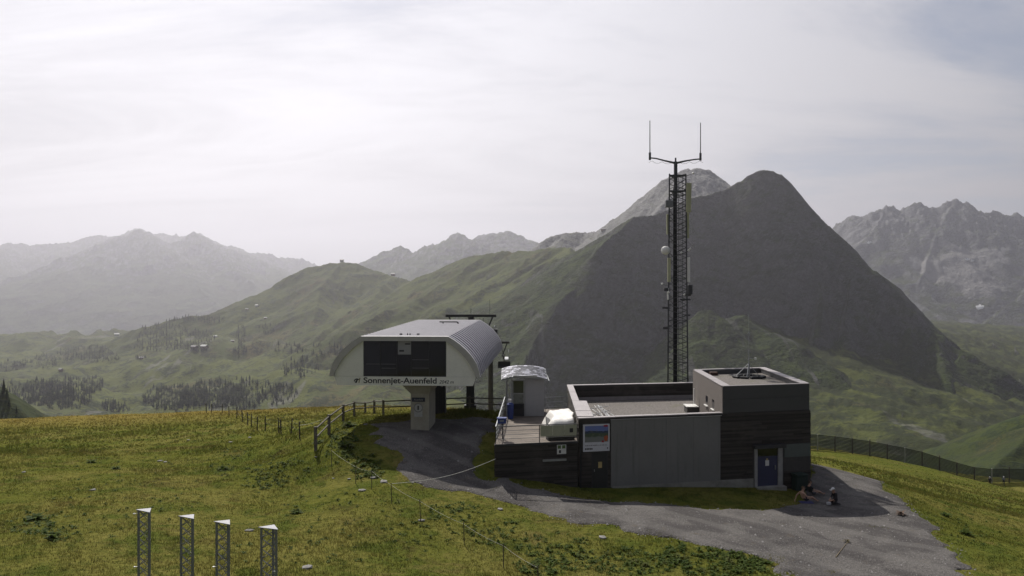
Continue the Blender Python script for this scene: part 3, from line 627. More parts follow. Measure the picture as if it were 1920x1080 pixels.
tag(np_mesh('pebbles', V.reshape(-1, 3), Fc, m_peb), 'loose pebbles on the gravel track', 'pebbles', kind='stuff')
# ================================================================== materials of the built things
m_clad = None
def board_mat(name, c1, c2, streak=(0.02,0.019,0.018)):
    m, n, b, o = new_mat(name)
    geo = n.nodes.new('ShaderNodeNewGeometry'); t = n.nodes.new('ShaderNodeTexCoord')
    mp = n.nodes.new('ShaderNodeMapping'); n.links.new(geo.outputs['Position'], mp.inputs[0]); mp.inputs['Scale'].default_value = (0.6, 0.6, 14)
    st = noise(n, mp.outputs[0], 1.5, 5, 0.7, 0.2); a = noise(n, geo.outputs['Position'], 0.5, 4, 0.6)
    c = mixc(n, geo.outputs['Random Per Island'], c1, c2)
    c = mixc(n, ramp(n, st, ((0.5, 0), (0.68, 0.75))), c, streak)
    c = mixc(n, ramp(n, a, ((0.5, 0), (0.7, 0.45))), c, tuple(min(1, q*1.6) for q in c2))
    n.links.new(c, b.inputs['Base Color']); setp(b, Roughness=0.8, Specular_IOR_Level=0.25); bump(n, b, st, 0.4, 0.01)
    return m
m_clad   = board_mat('weathered_larch', (0.040,0.035,0.031), (0.085,0.075,0.066))
m_deckb  = board_mat('deck_boards', (0.155,0.128,0.105), (0.21,0.178,0.148), (0.11,0.09,0.078))
m_wall   = plain('dark_wall', (0.075,0.070,0.066), 0.85, var=0.15)
m_panel  = plain('grey_panel', (0.215,0.21,0.20), 0.75, var=0.06, scale=0.6)
m_tower  = plain('tower_sheet', (0.080,0.079,0.079), 0.55, metal=0.1, var=0.08, scale=0.8)
m_plaster= plain('brown_plaster', (0.155,0.135,0.12), 0.85, var=0.10)
m_coping = plain('coping_sheet', (0.33,0.305,0.305), 0.55, metal=0.3, var=0.10, scale=2)
m_concrete = plain('concrete', (0.27,0.26,0.235), 0.9, var=0.18, scale=2, bmp=0.2)
m_beige  = plain('beige_concrete', (0.36,0.335,0.265), 0.85, var=0.14, scale=1.2, bmp=0.2)
m_roofgr = None
m_white  = plain('white_paint', (0.72,0.71,0.68), 0.5, var=0.06)
m_offwht = plain('station_white', (0.80,0.80,0.73), 0.45, var=0.05, scale=0.8)
m_alu    = plain('station_sheet', (0.56,0.55,0.57), 0.5, metal=0.25, var=0.10, scale=0.7)
m_trim   = plain('station_trim', (0.46,0.455,0.45), 0.42, metal=0.35, var=0.08)
m_steel  = plain('galvanised_steel', (0.36,0.37,0.38), 0.45, metal=0.8, var=0.12)
m_steeld = plain('dark_steel', (0.060,0.060,0.064), 0.5, metal=0.4, var=0.15)
m_mastst = plain('mast_steel', (0.075,0.076,0.080), 0.55, metal=0.4, var=0.2)
m_black  = plain('black_rubber', (0.022,0.022,0.024), 0.7, var=0.1)
m_cream  = plain('cream_plastic', (0.52,0.52,0.36), 0.5, var=0.05)
m_wood   = plain('fence_wood', (0.15,0.135,0.115), 0.85, var=0.3, scale=5, bmp=0.3)
m_woodd  = plain('old_stake', (0.075,0.065,0.055), 0.9, var=0.3, scale=8)
m_blue   = plain('blue_plastic', (0.03,0.055,0.22), 0.4, var=0.08)
m_blued  = plain('blue_door', (0.050,0.052,0.100), 0.5, var=0.06)
m_dgreen = plain('green_bin', (0.020,0.035,0.028), 0.5, var=0.1)
m_tarp   = plain('white_tarpaulin', (0.78,0.755,0.71), 0.6, var=0.05, scale=4)
m_letter = plain('sign_letters', (0.03,0.03,0.034), 0.5, var=0.05)
m_rope   = plain('pale_rope', (0.55,0.54,0.48), 0.8, var=0.1)
m_orange = plain('orange_print', (0.42,0.10,0.04), 0.6, var=0.1)
m_red    = plain('red_print', (0.35,0.03,0.05), 0.6, var=0.1)
m_yellow = plain('yellow_paper', (0.50,0.38,0.17), 0.7, var=0.1)
m_glass, n_, b_, o_ = new_mat('dark_glass'); setp(b_, Base_Color=(0.012,0.013,0.018,1), Roughness=0.07, Specular_IOR_Level=0.5)
t_ = n_.nodes.new('ShaderNodeTexCoord'); bump(n_, b_, noise(n_, t_.outputs['Object'], 0.7, 2), 0.04, 0.1)
m_roofgr, n_, b_, o_ = new_mat('roof_gravel'); geo_ = n_.nodes.new('ShaderNodeNewGeometry')
f_ = noise(n_, geo_.outputs['Position'], 11, 4, 0.75); a_ = noise(n_, geo_.outputs['Position'], 0.6, 4, 0.6)
gc = mixc(n_, ramp(n_, f_, ((0.35, 0), (0.68, 1))), (0.085,0.075,0.066), (0.235,0.21,0.19))
gc = mixc(n_, ramp(n_, a_, ((0.56, 0), (0.68, 0.5))), gc, (0.11,0.11,0.05))
n_.links.new(gc, b_.inputs['Base Color']); setp(b_, Roughness=0.95); bump(n_, b_, f_, 0.7, 0.04)

class Wall:
    """a vertical plane from A to B (seen from outside, left to right); u along it, off outwards"""
    def __init__(s, A, B):
        s.A = Vector((A[0], A[1])); s.B = Vector((B[0], B[1])); s.len = (s.B-s.A).length; s.d = (s.B-s.A)/s.len; s.n = Vector((s.d.y, -s.d.x))
    def pt(s, u, z, off=0.0):
        q = s.A+s.d*u+s.n*off; return Vector((q.x, q.y, z))
    def px(s, px, py):
        k = (px-960)/F                          # ray x = k y
        # A.x+u d.x = k (A.y+u d.y)
        u = (k*s.A.y-s.A.x)/(s.d.x-k*s.d.y); Y = s.A.y+u*s.d.y
        return u, CAMZ-(py-540)/F*Y
    def box(s, mb, u0, u1, z0, z1, o0, o1):
        b = [s.pt(u0, z0, o1), s.pt(u1, z0, o1), s.pt(u1, z0, o0), s.pt(u0, z0, o0)]
        t = [s.pt(u0, z1, o1), s.pt(u1, z1, o1), s.pt(u1, z1, o0), s.pt(u0, z1, o0)]
        mb.hexa(b, t); return mb
    def pbox(s, mb, px0, py0, px1, py1, o0, o1):
        u0, z1 = s.px(px0, py0); u1, z0 = s.px(px1, py1); return s.box(mb, u0, u1, min(z0, z1), max(z0, z1), o0, o1)
def boards(mb, W, u0, u1, z0f, z1, holes=(), h=0.13, seed=1, base=0.0):
    rg = random.Random(seed); z = z1-h
    while z > -1.8:
        iv = [(u0, u1)]
        for a, b, c, d in holes:
            if c < z+h*0.5 < d:
                nx = []
                for p, q in iv:
                    if b <= p or a >= q: nx.append((p, q)); continue
                    if a-p > 0.02: nx.append((p, a))
                    if q-b > 0.02: nx.append((b, q))
                iv = nx
        for p, q in iv:
            u = p
            while u < q-0.01:
                e = min(q, u+rg.uniform(1.2, 3.6))
                if q-e < 0.4: e = q
                if z > z0f((u+e)/2)-0.35: W.box(mb, u+0.003, e-0.003, z+0.006, z+h-0.004, base+0.002, base+rg.uniform(0.018, 0.045))
                u = e
        z -= h
    return mb
def lettering(txt, W_or_fn, u0, u1, z0, mat, name, parent, height=None, off=0.02, ital=0.0, bold=0.0):
    """flat raised letters between u0 and u1 with baseline z0"""
    cu = bpy.data.curves.new('lettering', 'FONT'); cu.body = txt; cu.size = 1; cu.extrude = 0.0; cu.offset = bold; cu.shear = ital
    ob = bpy.data.objects.new('lettering_tmp', cu); col.objects.link(ob)
    dg = bpy.context.evaluated_depsgraph_get(); me = bpy.data.meshes.new_from_object(ob.evaluated_get(dg))
    bpy.data.objects.remove(ob)
    xs = [v.co.x for v in me.vertices]; ys = [v.co.y for v in me.vertices]
    sx = (u1-u0)/(max(xs)-min(xs)); x0 = min(xs); sy = (height/0.69) if height else sx
    og = parent_loc(parent)
    for v in me.vertices:
        v.co = W_or_fn(u0+(v.co.x-x0)*sx, z0+v.co.y*sy, off)-og
    me.name = name; me.materials.clear(); me.materials.append(mat)
    o = bpy.data.objects.new(name, me); col.objects.link(o); o.parent = parent
    return o
def ring(mb, outer, inner, z0, z1):
    n = len(outer); i = len(mb.v)
    for pl, z in ((outer, z0), (outer, z1), (inner, z0), (inner, z1)): mb.v += [(q[0], q[1], z) for q in pl]
    for k in range(n):
        j = (k+1) % n
        mb.f += [(i+k, i+j, i+n+j, i+n+k), (i+2*n+j, i+2*n+k, i+3*n+k, i+3*n+j), (i+n+k, i+n+j, i+3*n+j, i+3*n+k), (i+j, i+k, i+2*n+k, i+2*n+j)]
    return mb
def inset(poly, d):
    n = len(poly); out = []
    for k in range(n):
        p = Vector(poly[k][:2]); a = Vector(poly[k-1][:2]); b = Vector(poly[(k+1) % n][:2])
        e1 = (p-a).normalized(); e2 = (b-p).normalized(); n1 = Vector((-e1.y, e1.x)); n2 = Vector((-e2.y, e2.x))
        m = (n1+n2).normalized(); out.append(tuple(p+m*(d/max(0.3, m.dot(n1)))))
    return out
def plates(name, A, B, wd_out, wd_in, z, n, mat, parent, th=0.05, gap=0.02, jitter=0.0):
    """a run of separate coping plates along the top of a parapet from A to B; inside lies to the left of A->B"""
    A, B = Vector(A), Vector(B); d = (B-A); ln = d.length; d.normalize(); nn = Vector((-d.y, d.x))
    for k in range(n):
        a = A+d*(ln*k/n+gap/2); b = A+d*(ln*(k+1)/n-gap/2); j = (0.008 if k % 2 else 0.0)
        q = [a-nn*wd_out, b-nn*wd_out, b+nn*wd_in, a+nn*wd_in]
        MB().hexa([(p.x, p.y, z+j) for p in q], [(p.x, p.y, z+th+j) for p in q]).build(name, mat, parent)

# ================================================================== service building
FL, FR, BR, BL = (3.98,46.16), (19.05,49.40), (19.75,64.6), (4.46,62.1)
TFL, TFR, TBR, TBL = (13.12,48.12), (19.0,49.46), (19.4,59.5), (13.55,57.8)
ZR = 4.18
bld = thing('service_building', (FL[0], FL[1], gz(*FL)), 'dark flat roofed service building with board cladding, gravel roof and raised corner block', 'building')
outer = [FL, FR, BR, BL]; inner = inset(outer, 0.38)
MBw = MB(); ring(MBw, outer, inner, -1.9, ZR); MBw.build('wall', m_wall, bld)
MB().poly([(p[0], p[1], 2.95) for p in inset(outer, 0.30)]).build('gravel_roof', m_roofgr, bld)
W = Wall(FL, FR)
gline = lambda u: gz(*(W.pt(u, 0, 0.1).xy))
holes = []
def hole(px0, py0, px1, py1):
    u0, z1 = W.px(px0, py0); u1, z0 = W.px(px1, py1); holes.append((u0, u1, z0-0.8, z1))
hole(1109,848,1139,912); hole(1145,787,1350,905); hole(1411,834,1470,912); hole(1470,833,1519,856)
cb = MB(); boards(cb, W, 0.0, W.len, gline, ZR-0.03, holes, 0.125, 3); tag(cb.build('cladding', m_clad, bld), kind='stuff')
WR = Wall(FR, BR); cb = MB(); boards(cb, WR, 0.0, WR.len, lambda u: gz(*(WR.pt(u, 0, 0.1).xy)), ZR-0.03, [], 0.125, 4); tag(cb.build('cladding', m_clad, bld), kind='stuff')
WL = Wall(BL, FL); cb = MB(); boards(cb, WL, 0.0, WL.len, lambda u: 1.0, ZR-0.03, [], 0.125, 5); tag(cb.build('cladding', m_clad, bld), kind='stuff')
m_panel_n = m_panel.node_tree; b_ = m_panel_n.nodes['Principled BSDF']; src_ = b_.inputs['Base Color'].links[0].from_socket     # rain streaks and splash dirt
geo_ = m_panel_n.nodes.new('ShaderNodeNewGeometry'); mp_ = m_panel_n.nodes.new('ShaderNodeMapping'); m_panel_n.links.new(geo_.outputs['Position'], mp_.inputs[0]); mp_.inputs['Scale'].default_value = (2.4, 2.4, 0.16)
st_ = noise(m_panel_n, mp_.outputs[0], 1.6, 5, 0.65, 0.3); m_panel_n.links.new(mixc(m_panel_n, ramp(m_panel_n, st_, ((0.52, 0), (0.72, 0.4))), src_, (0.11,0.105,0.095)), b_.inputs['Base Color'])
ua_, za_ = W.px(1145, 787.5); ub_, zb_ = W.px(1350, 902)
for k in range(4): W.box(MB(), ua_+(ub_-ua_)*k/4+0.004, ua_+(ub_-ua_)*(k+1)/4-0.004, zb_, za_, 0.003, 0.06).build('facade_panel', m_panel, bld)
u0, z_ = W.px(1145, 787); u1, _ = W.px(1352, 787)
W.box(MB(), u0-0.03, u1, z_+0.0, z_+0.035, 0.06, 0.10).build('panel_trim', m_trim, bld)
u0, z_ = W.px(1148, 901); u1, _ = W.px(1412, 901)
W.box(MB(), u0, u1, -1.6, W.px(1300, 903)[1], 0.0, 0.075).build('plinth', m_concrete, bld)
u0, _ = W.px(1088, 800); W.box(MB(), u0-0.04, u0+0.04, -0.5, ZR-0.2, 0.05, 0.11).build('downpipe', m_black, bld)
# dark narrow door
dd = W.pbox(MB(), 1111,848,1137.5,914, 0.002, 0.02).build('door', plain('dark_door', (0.035,0.034,0.034), 0.5), bld)
W.pbox(MB(), 1121.5,866,1128.5,877, 0.02, 0.026).build('notice', m_yellow, dd); W.pbox(MB(), 1113.5,880,1114.6,884, 0.02, 0.07).build('handle', m_steel, dd)
W.pbox(W.pbox(MB(), 1109.4,846,1111.2,914, -0.02, 0.03), 1137.4,846,1139,914, -0.02, 0.03).build('door_frame', m_steeld, bld)
# blue door with pale jambs
bd = W.pbox(MB(), 1419.5,856,1457.5,911, 0.002, 0.025).build('door', m_blued, bld); bd['label'] = 'dark blue metal door with white notice'
W.pbox(MB(), 1434.5,863,1441.5,873, 0.025, 0.032).build('notice', m_white, bd)
W.pbox(MB(), 1436.0,859.5,1439.6,862.6, 0.025, 0.030).build('warning_sticker', m_yellow, bd)
W.pbox(MB(), 1452,872,1453.4,880, 0.025, 0.08).build('handle', m_steel, bd)
W.pbox(MB(), 1419.5,838.5,1457.5,855.5, 0.002, 0.02).build('transom', m_glass, bld)
jm = plain('pale_jamb', (0.33,0.32,0.31), 0.6)
W.pbox(MB(), 1414,836,1419.3,912, -0.10, 0.08).build('door_jamb', jm, bld)
W.pbox(MB(), 1457.7,838,1466,912, -0.10, 0.10).build('door_jamb', jm, bld)
W.pbox(MB(), 1410.5,833.5,1469,837.5, -0.02, 0.35).build('door_hood', m_steeld, bld)
W.pbox(MB(), 1470,833,1518.6,855, 0.0, 0.05).build('green_panel', plain('grey_green_panel', (0.11,0.125,0.115), 0.6, var=0.08), bld)
u0, z_ = W.px(1414, 912); u1, _ = W.px(1468, 912)
W.box(MB(), u0, u1, -1.6, z_, 0.0, 0.45).build('door_step', m_concrete, bld)
# parapet copings
e = 0.04
q0, q1 = Vector(FL), W.pt(W.px(1355, 775)[0], 0).xy
plates('coping_plate', q0, q1, 0.05, 0.36, ZR+0.003, 4, m_coping, bld, 0.06)
plates('coping_plate', q1, Vector(FR), 0.03, 0.25, ZR+0.003, 2, m_clad, bld, 0.03)
plates('coping_plate', Vector(BL)+Vector((0,-0.05)), Vector(BL).lerp(Vector(FL), 0.56), 0.06, 0.42, ZR+0.006, 4, m_coping, bld, 0.07, 0.05)
plates('coping_plate', Vector(BL).lerp(Vector(FL), 0.565), Vector(FL)+Vector((0,0.4)), 0.06, 0.92, ZR+0.006, 3, m_coping, bld, 0.09, 0.06)
a_, b_q = Vector(BL).lerp(Vector(FL), 0.565), Vector(FL)
WL.box(MB(), WL.len*0.57, WL.len-0.4, 2.96, ZR, -0.9, -0.36).build('parapet_block', m_wall, bld)
plates('coping_plate', Vector(BR), Vector(BL), 0.05, 0.40, ZR+0.003, 5, m_coping, bld, 0.05)
Wb = Wall(Vector(inner[3]), Vector(inner[2]))
cb = MB(); boards(cb, Wb, 0.05, Wb.len-0.1, lambda u: 3.3, ZR-0.05, [], 0.14, 9, 0.0); tag(cb.build('cladding', m_clad, bld), kind='stuff')
Wb.box(MB(), 0.05, Wb.len-0.1, 2.955, 3.25, 0.0, 0.06).build('upstand', m_coping, bld)
# raised corner block
tw = [TFL, TFR, TBR, TBL]; ti = inset(tw, 0.45); ZT = 5.86
MBt = MB(); ring(MBt, tw, ti, 2.5, ZT); MBt.build('upper_wall', m_tower, bld)
MB().poly([(p[0], p[1], 5.55) for p in inset(tw, 0.40)]).build('upper_gravel_roof', m_roofgr, bld)
WT = Wall(TFL, TFR)
for za, zb, nm in ((4.22, 5.06, 'sheet_panel'), (5.075, ZT-0.01, 'sheet_panel')): WT.box(MB(), 0.0, WT.len, za, zb, 0.003, 0.03).build(nm, m_tower, bld)
WTL = Wall(TBL, TFL); WTL.box(MB(), 0.0, WTL.len, 2.9, ZT-0.01, 0.003, 0.03).build('side_wall', m_plaster, bld)
for (a, b, c, d) in ((1324,741,1328,759.5), (1336.2,748,1340,767)):
    wn = WTL.pbox(MB(), a, b, c, d, 0.031, 0.036).build('window', m_glass, bld)
    WTL.pbox(MB(), a-0.8, d-0.5, c+0.8, d+2.0, 0.03, 0.14).build('sill', m_white, wn)
u_, z_ = WTL.px(1309, 728); u2_, z2_ = WTL.px(1309, 757)
WTL.box(MB(), u_-0.05, u_+0.05, z2_, z_, 0.25, 0.33).build('rain_pipe', m_white, bld)
WTL.box(MB(), u_-0.9, u_+0.35, 2.95, 3.42, 0.04, 0.85).build('roof_upstand', m_wall, bld)
WTL.box(MB(), u_-0.95, u_+0.4, 3.42, 3.47, 0.035, 0.9).build('coping_plate', m_white, bld)
T = [Vector(q) for q in tw]
plates('coping_plate', T[0], T[1], 0.05, 0.12, ZT+0.003, 1, m_coping, bld, 0.05)
plates('coping_plate', T[1]+Vector((0,0.13)), T[2]-Vector((0,0.13)), 0.05, 0.50, ZT+0.006, 5, m_coping, bld, 0.05)
plates('coping_plate', T[2], T[3], 0.05, 0.34, ZT+0.003, 2, m_coping, bld, 0.05)
plates('coping_plate', T[3]-Vector((0,0.35)), T[0]+Vector((0,0.13)), 0.05, 0.50, ZT+0.006, 3, m_coping, bld, 0.05)
MB().box((14.9, 57.2, 5.66), (0.55, 0.45, 0.26)).build('roof_vent', plain('rusty_vent', (0.07,0.035,0.025), 0.8), bld)

# roof antenna with ballast
ax, ay = P(1404, 705, 55.6).xy
an = thing('roof_antenna', (ax, ay, 5.55), 'thin steel antenna pole with tripod and black ballast ring on the raised roof block', 'antenna')
MB().tube((ax,ay,5.53), (ax,ay,7.55), 0.035, 8).tube((ax+0.05,ay,5.53), (ax+0.05,ay,6.6), 0.02, 6).build('pole', m_steel, an)
MB().tube((ax,ay,7.5), (ax,ay,10.1), 0.016, 6, 0.009).build('whip', m_steel, an)
MB().tube((ax,ay,8.55), (ax-0.06,ay,8.75), 0.05, 6).box((ax,ay,8.7),(0.12,0.12,0.16)).build('clamp', m_steel, an)
arm = MB().tube((ax,ay,6.95), (ax+0.5,ay,6.93), 0.015, 6).build('sensor_arm', m_steel, an)
MB().tube((ax+0.48,ay,6.85), (ax+0.48,ay,7.0), 0.07, 8).build('sensor', m_white, arm)
for a in (170, 245, 20): MB().tube((ax+0.95*math.cos(R(a)), ay+0.95*math.sin(R(a)), 5.6), (ax-0.02, ay, 6.55), 0.022, 6).build('strut', m_steel, an)
for k in range(9):
    a = k*2*math.pi/9; b = MB().box((0,0,0), (0.62,0.30,0.17), Matrix.Rotation(a+1.57, 3, 'Z'))
    b.v = [(x+ax+0.75*math.cos(a)*1.35, y+ay+0.75*math.sin(a), z+5.64) for x, y, z in b.v]; b.build('ballast_block', m_black, an, bevel=0.05)

# railing sections lying on the roof
st = thing('railing_stack', (5.9, 53.6, 2.95), 'loose stack of pale metal railing bars lying on the gravel roof', 'metal bars')
rg = random.Random(4)
for k in range(11):
    x0 = 5.35+k*0.13+rg.uniform(-0.05, 0.05); y0 = 55.6+rg.uniform(-0.3, 0.5); z0 = 3.02+(0.42 if 4 < k < 9 else 0.12)+rg.uniform(0, 0.12)
    MB().tube((x0, y0, z0), (x0+rg.uniform(0.15, 0.75), y0-rg.uniform(2.4, 3.3), 3.0), 0.026, 6).build('bar', m_white if k % 2 else m_steel, st)
for a, b in (((5.4,55.3,3.35),(6.9,55.0,3.6)), ((5.5,54.2,3.05),(6.9,54.4,3.4)), ((6.1,55.5,3.6),(7.1,53.9,3.1))): MB().tube(a, b, 0.03, 6).build('bar', m_white, st)

# poster
u0, z1 = W.px(1092.5, 796); u1, z0 = W.px(1142, 844.5)
po = thing('poster_board', W.pt(u0, z0, 0.05), 'white framed poster with mountain lake picture on the cladding above the narrow door', 'poster')
W.box(MB(), u0, u1, z0, z1, 0.03, 0.10).build('board', plain('poster_white', (0.62,0.62,0.66), 0.5, var=0.03), po)
wd, ht = u1-u0, z1-z0
m_print, n_, b_, o_ = new_mat('poster_print')          # flat print: blue sky, dark hills, green wood, pale lake shore
geo_ = n_.nodes.new('ShaderNodeNewGeometry'); sp_ = n_.nodes.new('ShaderNodeSeparateXYZ'); n_.links.new(geo_.outputs['Position'], sp_.inputs[0])
hh = math_node(n_, 'ADD', sp_.outputs[2], math_node(n_, 'MULTIPLY', noise(n_, geo_.outputs['Position'], 3.0, 4), 0.22))
zz = lambda t: z0+ht*(0.32+0.62*t)+0.11
cc_ = mixc(n_, ramp(n_, hh, ((zz(0.30), 0), (zz(0.42), 1))), (0.20,0.21,0.20), (0.07,0.10,0.06))
cc_ = mixc(n_, ramp(n_, hh, ((zz(0.55), 0), (zz(0.60), 1))), cc_, (0.04,0.06,0.11))
cc_ = mixc(n_, ramp(n_, hh, ((zz(0.68), 0), (zz(0.71), 1))), cc_, (0.16,0.21,0.48))
cc_ = mixc(n_, ramp(n_, noise(n_, geo_.outputs['Position'], 7.0, 4), ((0.52, 0), (0.66, 0.6))), cc_, mixc(n_, 0.5, cc_, (0.22,0.22,0.16)))
n_.links.new(cc_, b_.inputs['Base Color']); setp(b_, Roughness=0.5)
W.box(MB(), u0+wd*0.065, u1-wd*0.05, z0+ht*0.345, z1-ht*0.055, 0.10, 0.104).build('picture', m_print, po)
def blob(Wl, uc, zc, ru, rz, off, seed, n=14):
    rg = random.Random(seed); return MB().poly([Wl.pt(uc+ru*math.cos(k*6.283/n)*rg.uniform(0.7, 1.1), zc+rz*math.sin(k*6.283/n)*rg.uniform(0.7, 1.1), off) for k in range(n)])
blob(W, u0+wd*0.86, z0+ht*0.47, wd*0.09, ht*0.13, 0.107, 1).build('figure_print', m_orange, po)
blob(W, u0+wd*0.74, z0+ht*0.36, wd*0.05, ht*0.05, 0.108, 2).build('figure_print', m_red, po)
blob(W, u0+wd*0.86, z0+ht*0.93, wd*0.10, ht*0.045, 0.107, 3).build('logo_print', m_red, po)
tx = MB(); rg = random.Random(8); u = u0+wd*0.07
while u < u1-wd*0.1:
    l = rg.uniform(0.02, 0.05); W.box(tx, u, u+l, z0+ht*0.205, z0+ht*0.205+rg.choice((0.05, 0.065)), 0.10, 0.103); u += l+rg.choice((0.012, 0.015, 0.04))
tag(tx.build('small_print', plain('print_grey', (0.20,0.19,0.21), 0.6), po), kind='stuff')
tx = MB(); u = u0+wd*0.07
for k in range(5):
    W.box(tx, u, u+0.075, z0+ht*0.07, z0+ht*0.13, 0.10, 0.103); u += 0.098
W.box(tx, u1-wd*0.10, u1-wd*0.06, z0+ht*0.08, z0+ht*0.13, 0.10, 0.103)
tag(tx.build('bold_print', m_letter, po), kind='stuff')

# bin beside the blue door
u0, _ = W.px(1481, 900); u1, _ = W.px(1504, 900); q = W.pt((u0+u1)/2, 0, 0.42); zb = gz(q.x, q.y)
bn = thing('wheeled_bin', (q.x, q.y, zb), 'dark green wheeled bin against the cladding right of the blue door', 'bin')
W.box(MB(), u0+0.03, u1-0.03, zb+0.08, zb+1.0, 0.10, 0.72).build('body', m_dgreen, bn, bevel=0.03)
W.box(MB(), u0, u1, zb+1.0, zb+1.09, 0.06, 0.76).build('lid', m_dgreen, bn, bevel=0.02)
for uu in (u0+0.1, u1-0.1): MB().disc(W.pt(uu, zb+0.1, 0.15), (W.d.x, W.d.y, 0), 0.1, 0.05, 12).build('wheel', m_black, bn)
# ================================================================== terrace
DZ = 2.88
DFL = W.pt(W.px(928, 830)[0], 0).xy; uD = (Vector(DFL)-W.A).dot(W.d)
DBL, DBR = Vector((-0.60, 57.6)), Vector((4.28, 58.6))
ter = thing('sun_terrace', (DFL.x, DFL.y, gz(*DFL)), 'raised board terrace with dark clad retaining wall left of the building', 'terrace')
foot = [tuple(DFL), (FL[0]-0.06, FL[1]-0.012), tuple(DBR), tuple(DBL)]
MB().hexa([(p[0], p[1], -1.5) for p in foot], [(p[0], p[1], DZ-0.09) for p in foot]).build('retaining_wall', m_wall, ter)
cb = MB(); boards(cb, W, uD, -0.10, gline, DZ-0.05, [], 0.125, 13); tag(cb.build('cladding', m_clad, ter), kind='stuff')
WDL = Wall(DBL, DFL); cb = MB(); boards(cb, WDL, 0, WDL.len, lambda u: 0.6, DZ-0.05, [], 0.125, 14); tag(cb.build('cladding', m_clad, ter), kind='stuff')
db = MB(); nb = 66; rg = random.Random(2)
for k in range(nb):                                  # deck boards run across the terrace
    a = DFL.lerp(DBL, k/nb); b = Vector(foot[1]).lerp(DBR, k/nb); a2 = DFL.lerp(DBL, (k+0.94)/nb); b2 = Vector(foot[1]).lerp(DBR, (k+0.94)/nb)
    cut = sorted([0, rg.uniform(0.2, 0.45), rg.uniform(0.55, 0.8), 1]); zt = DZ-rg.uniform(0, 0.006)
    for s, t in zip(cut[:-1], cut[1:]):
        t -= 0.003; q = [a.lerp(b, s), a.lerp(b, t), a2.lerp(b2, t), a2.lerp(b2, s)]
        db.hexa([(p.x, p.y, DZ-0.085) for p in q], [(p.x, p.y, zt) for p in q])
tag(db.build('deck_boards', m_deckb, ter), kind='stuff')
W.box(MB(), uD-0.02, -0.08, DZ-0.12, DZ+0.01, 0.05, 0.09).build('edge_board', m_steeld, ter)
u0, _ = W.px(1017, 860); u1, _ = W.px(1061, 860); z_ = W.px(1040, 862)[1]
W.box(MB(), u0, u1, z_-0.06, z_+0.06, 0.05, 0.13).build('light_bar', m_steel, ter)
def wall_notice(px0, py0, px1, py1, cat, label, prints):
    u0, z1 = W.px(px0, py0); u1, z0 = W.px(px1, py1)
    t = thing('wall_notice', W.pt(u0, z0, 0.05), label, cat)
    W.box(MB(), u0, u1, z0, z1, 0.04, 0.07).build('board', m_white, t)
    for (a, b, c, d, m) in prints: W.box(MB(), u0+(u1-u0)*a, u0+(u1-u0)*c, z0+(z1-z0)*b, z0+(z1-z0)*d, 0.07, 0.073).build('print', m, t)
m_grn = plain('green_print', (0.10,0.16,0.05), 0.6)
wall_notice(1044,834,1061,841, 'notice', 'narrow notice with green prints above the white pictogram sign', [(0.08,0.1,0.42,0.9,m_grn),(0.55,0.1,0.92,0.9,m_grn)])
wall_notice(1044,842,1061,850.5, 'notice', 'white pictogram sign on the terrace wall above the light bar', [(0.2,0.2,0.42,0.8,m_letter)])
# railing along the terrace
rl = thing('terrace_railing', (DFL.x, DFL.y, DZ), 'steel railing with horizontal bars round the terrace edge', 'railing')
RH = 1.02
ends = [(W, uD+0.06), (W, W.px(1012, 800)[0]), (W, W.px(1083, 800)[0])]
for Wl, u in ends: MB().box(Wl.pt(u, DZ+RH/2-0.02, -0.06), (0.05, 0.05, RH)).build('post', m_steeld, rl)
def bars(P0, P1, zs, r, nm='bar', m=m_steel):
    for z in zs: MB().tube((P0.x, P0.y, z), (P1.x, P1.y, z), r, 6).build(nm, m, rl)
A0 = W.pt(uD+0.06, 0, -0.06); A1 = W.pt(-0.12, 0, -0.06)
MB().bar((A0.x, A0.y, DZ+RH), (A1.x, A1.y, DZ+RH), 0.07, 0.05).build('handrail', m_steeld, rl)
bars(A0, A1, (DZ+0.28, DZ+0.52, DZ+0.76), 0.014)
B1 = Vector((DBL.x+0.07, DBL.y-0.1, 0))
MB().bar((A0.x, A0.y, DZ+RH), (B1.x, B1.y, DZ+RH), 0.06, 0.045).build('handrail', m_steel, rl)
bars(A0, B1, (DZ+0.28, DZ+0.52, DZ+0.76), 0.014)
for k in range(1, 8): q = A0.lerp(B1, k/7); MB().box((q.x, q.y, DZ+RH/2-0.02), (0.045, 0.045, RH)).build('post', m_steel, rl)
C0, C1 = Vector((2.45, 57.3, 0)), Vector((4.2, 57.9, 0))
bars(C0, C1, (DZ+0.3, DZ+0.65, DZ+RH), 0.018)
for q in (C0, C1): MB().tube((q.x, q.y, DZ-0.02), (q.x, q.y, DZ+RH+0.03), 0.025, 6).build('post', m_steel, rl)
q = P(1064, 770, 55.5); MB().tube((q.x, q.y, DZ-0.02), (q.x, q.y, DZ+1.55), 0.02, 6).build('post', m_steel, rl)
# cream banner fixed to the railing
u0, z1 = W.px(1013, 798.5); u1, z0 = W.px(1081.5, 816)
ban = thing('railing_banner', W.pt(u0, z0, 0.0), 'cream banner board with dark square mark fixed to the terrace railing', 'banner')
for k in range(3):
    W.box(MB(), u0+(u1-u0)*k/3+0.008, u0+(u1-u0)*(k+1)/3-0.008, z0, z1, -0.025, 0.005).build('panel', plain('banner_cream', (0.40,0.40,0.29), 0.6, var=0.06) if k == 0 else bpy.data.materials['banner_cream'], ban)
W.pbox(MB(), 1068,803,1074.5,810.5, 0.005, 0.010).build('logo_print', m_letter, ban)
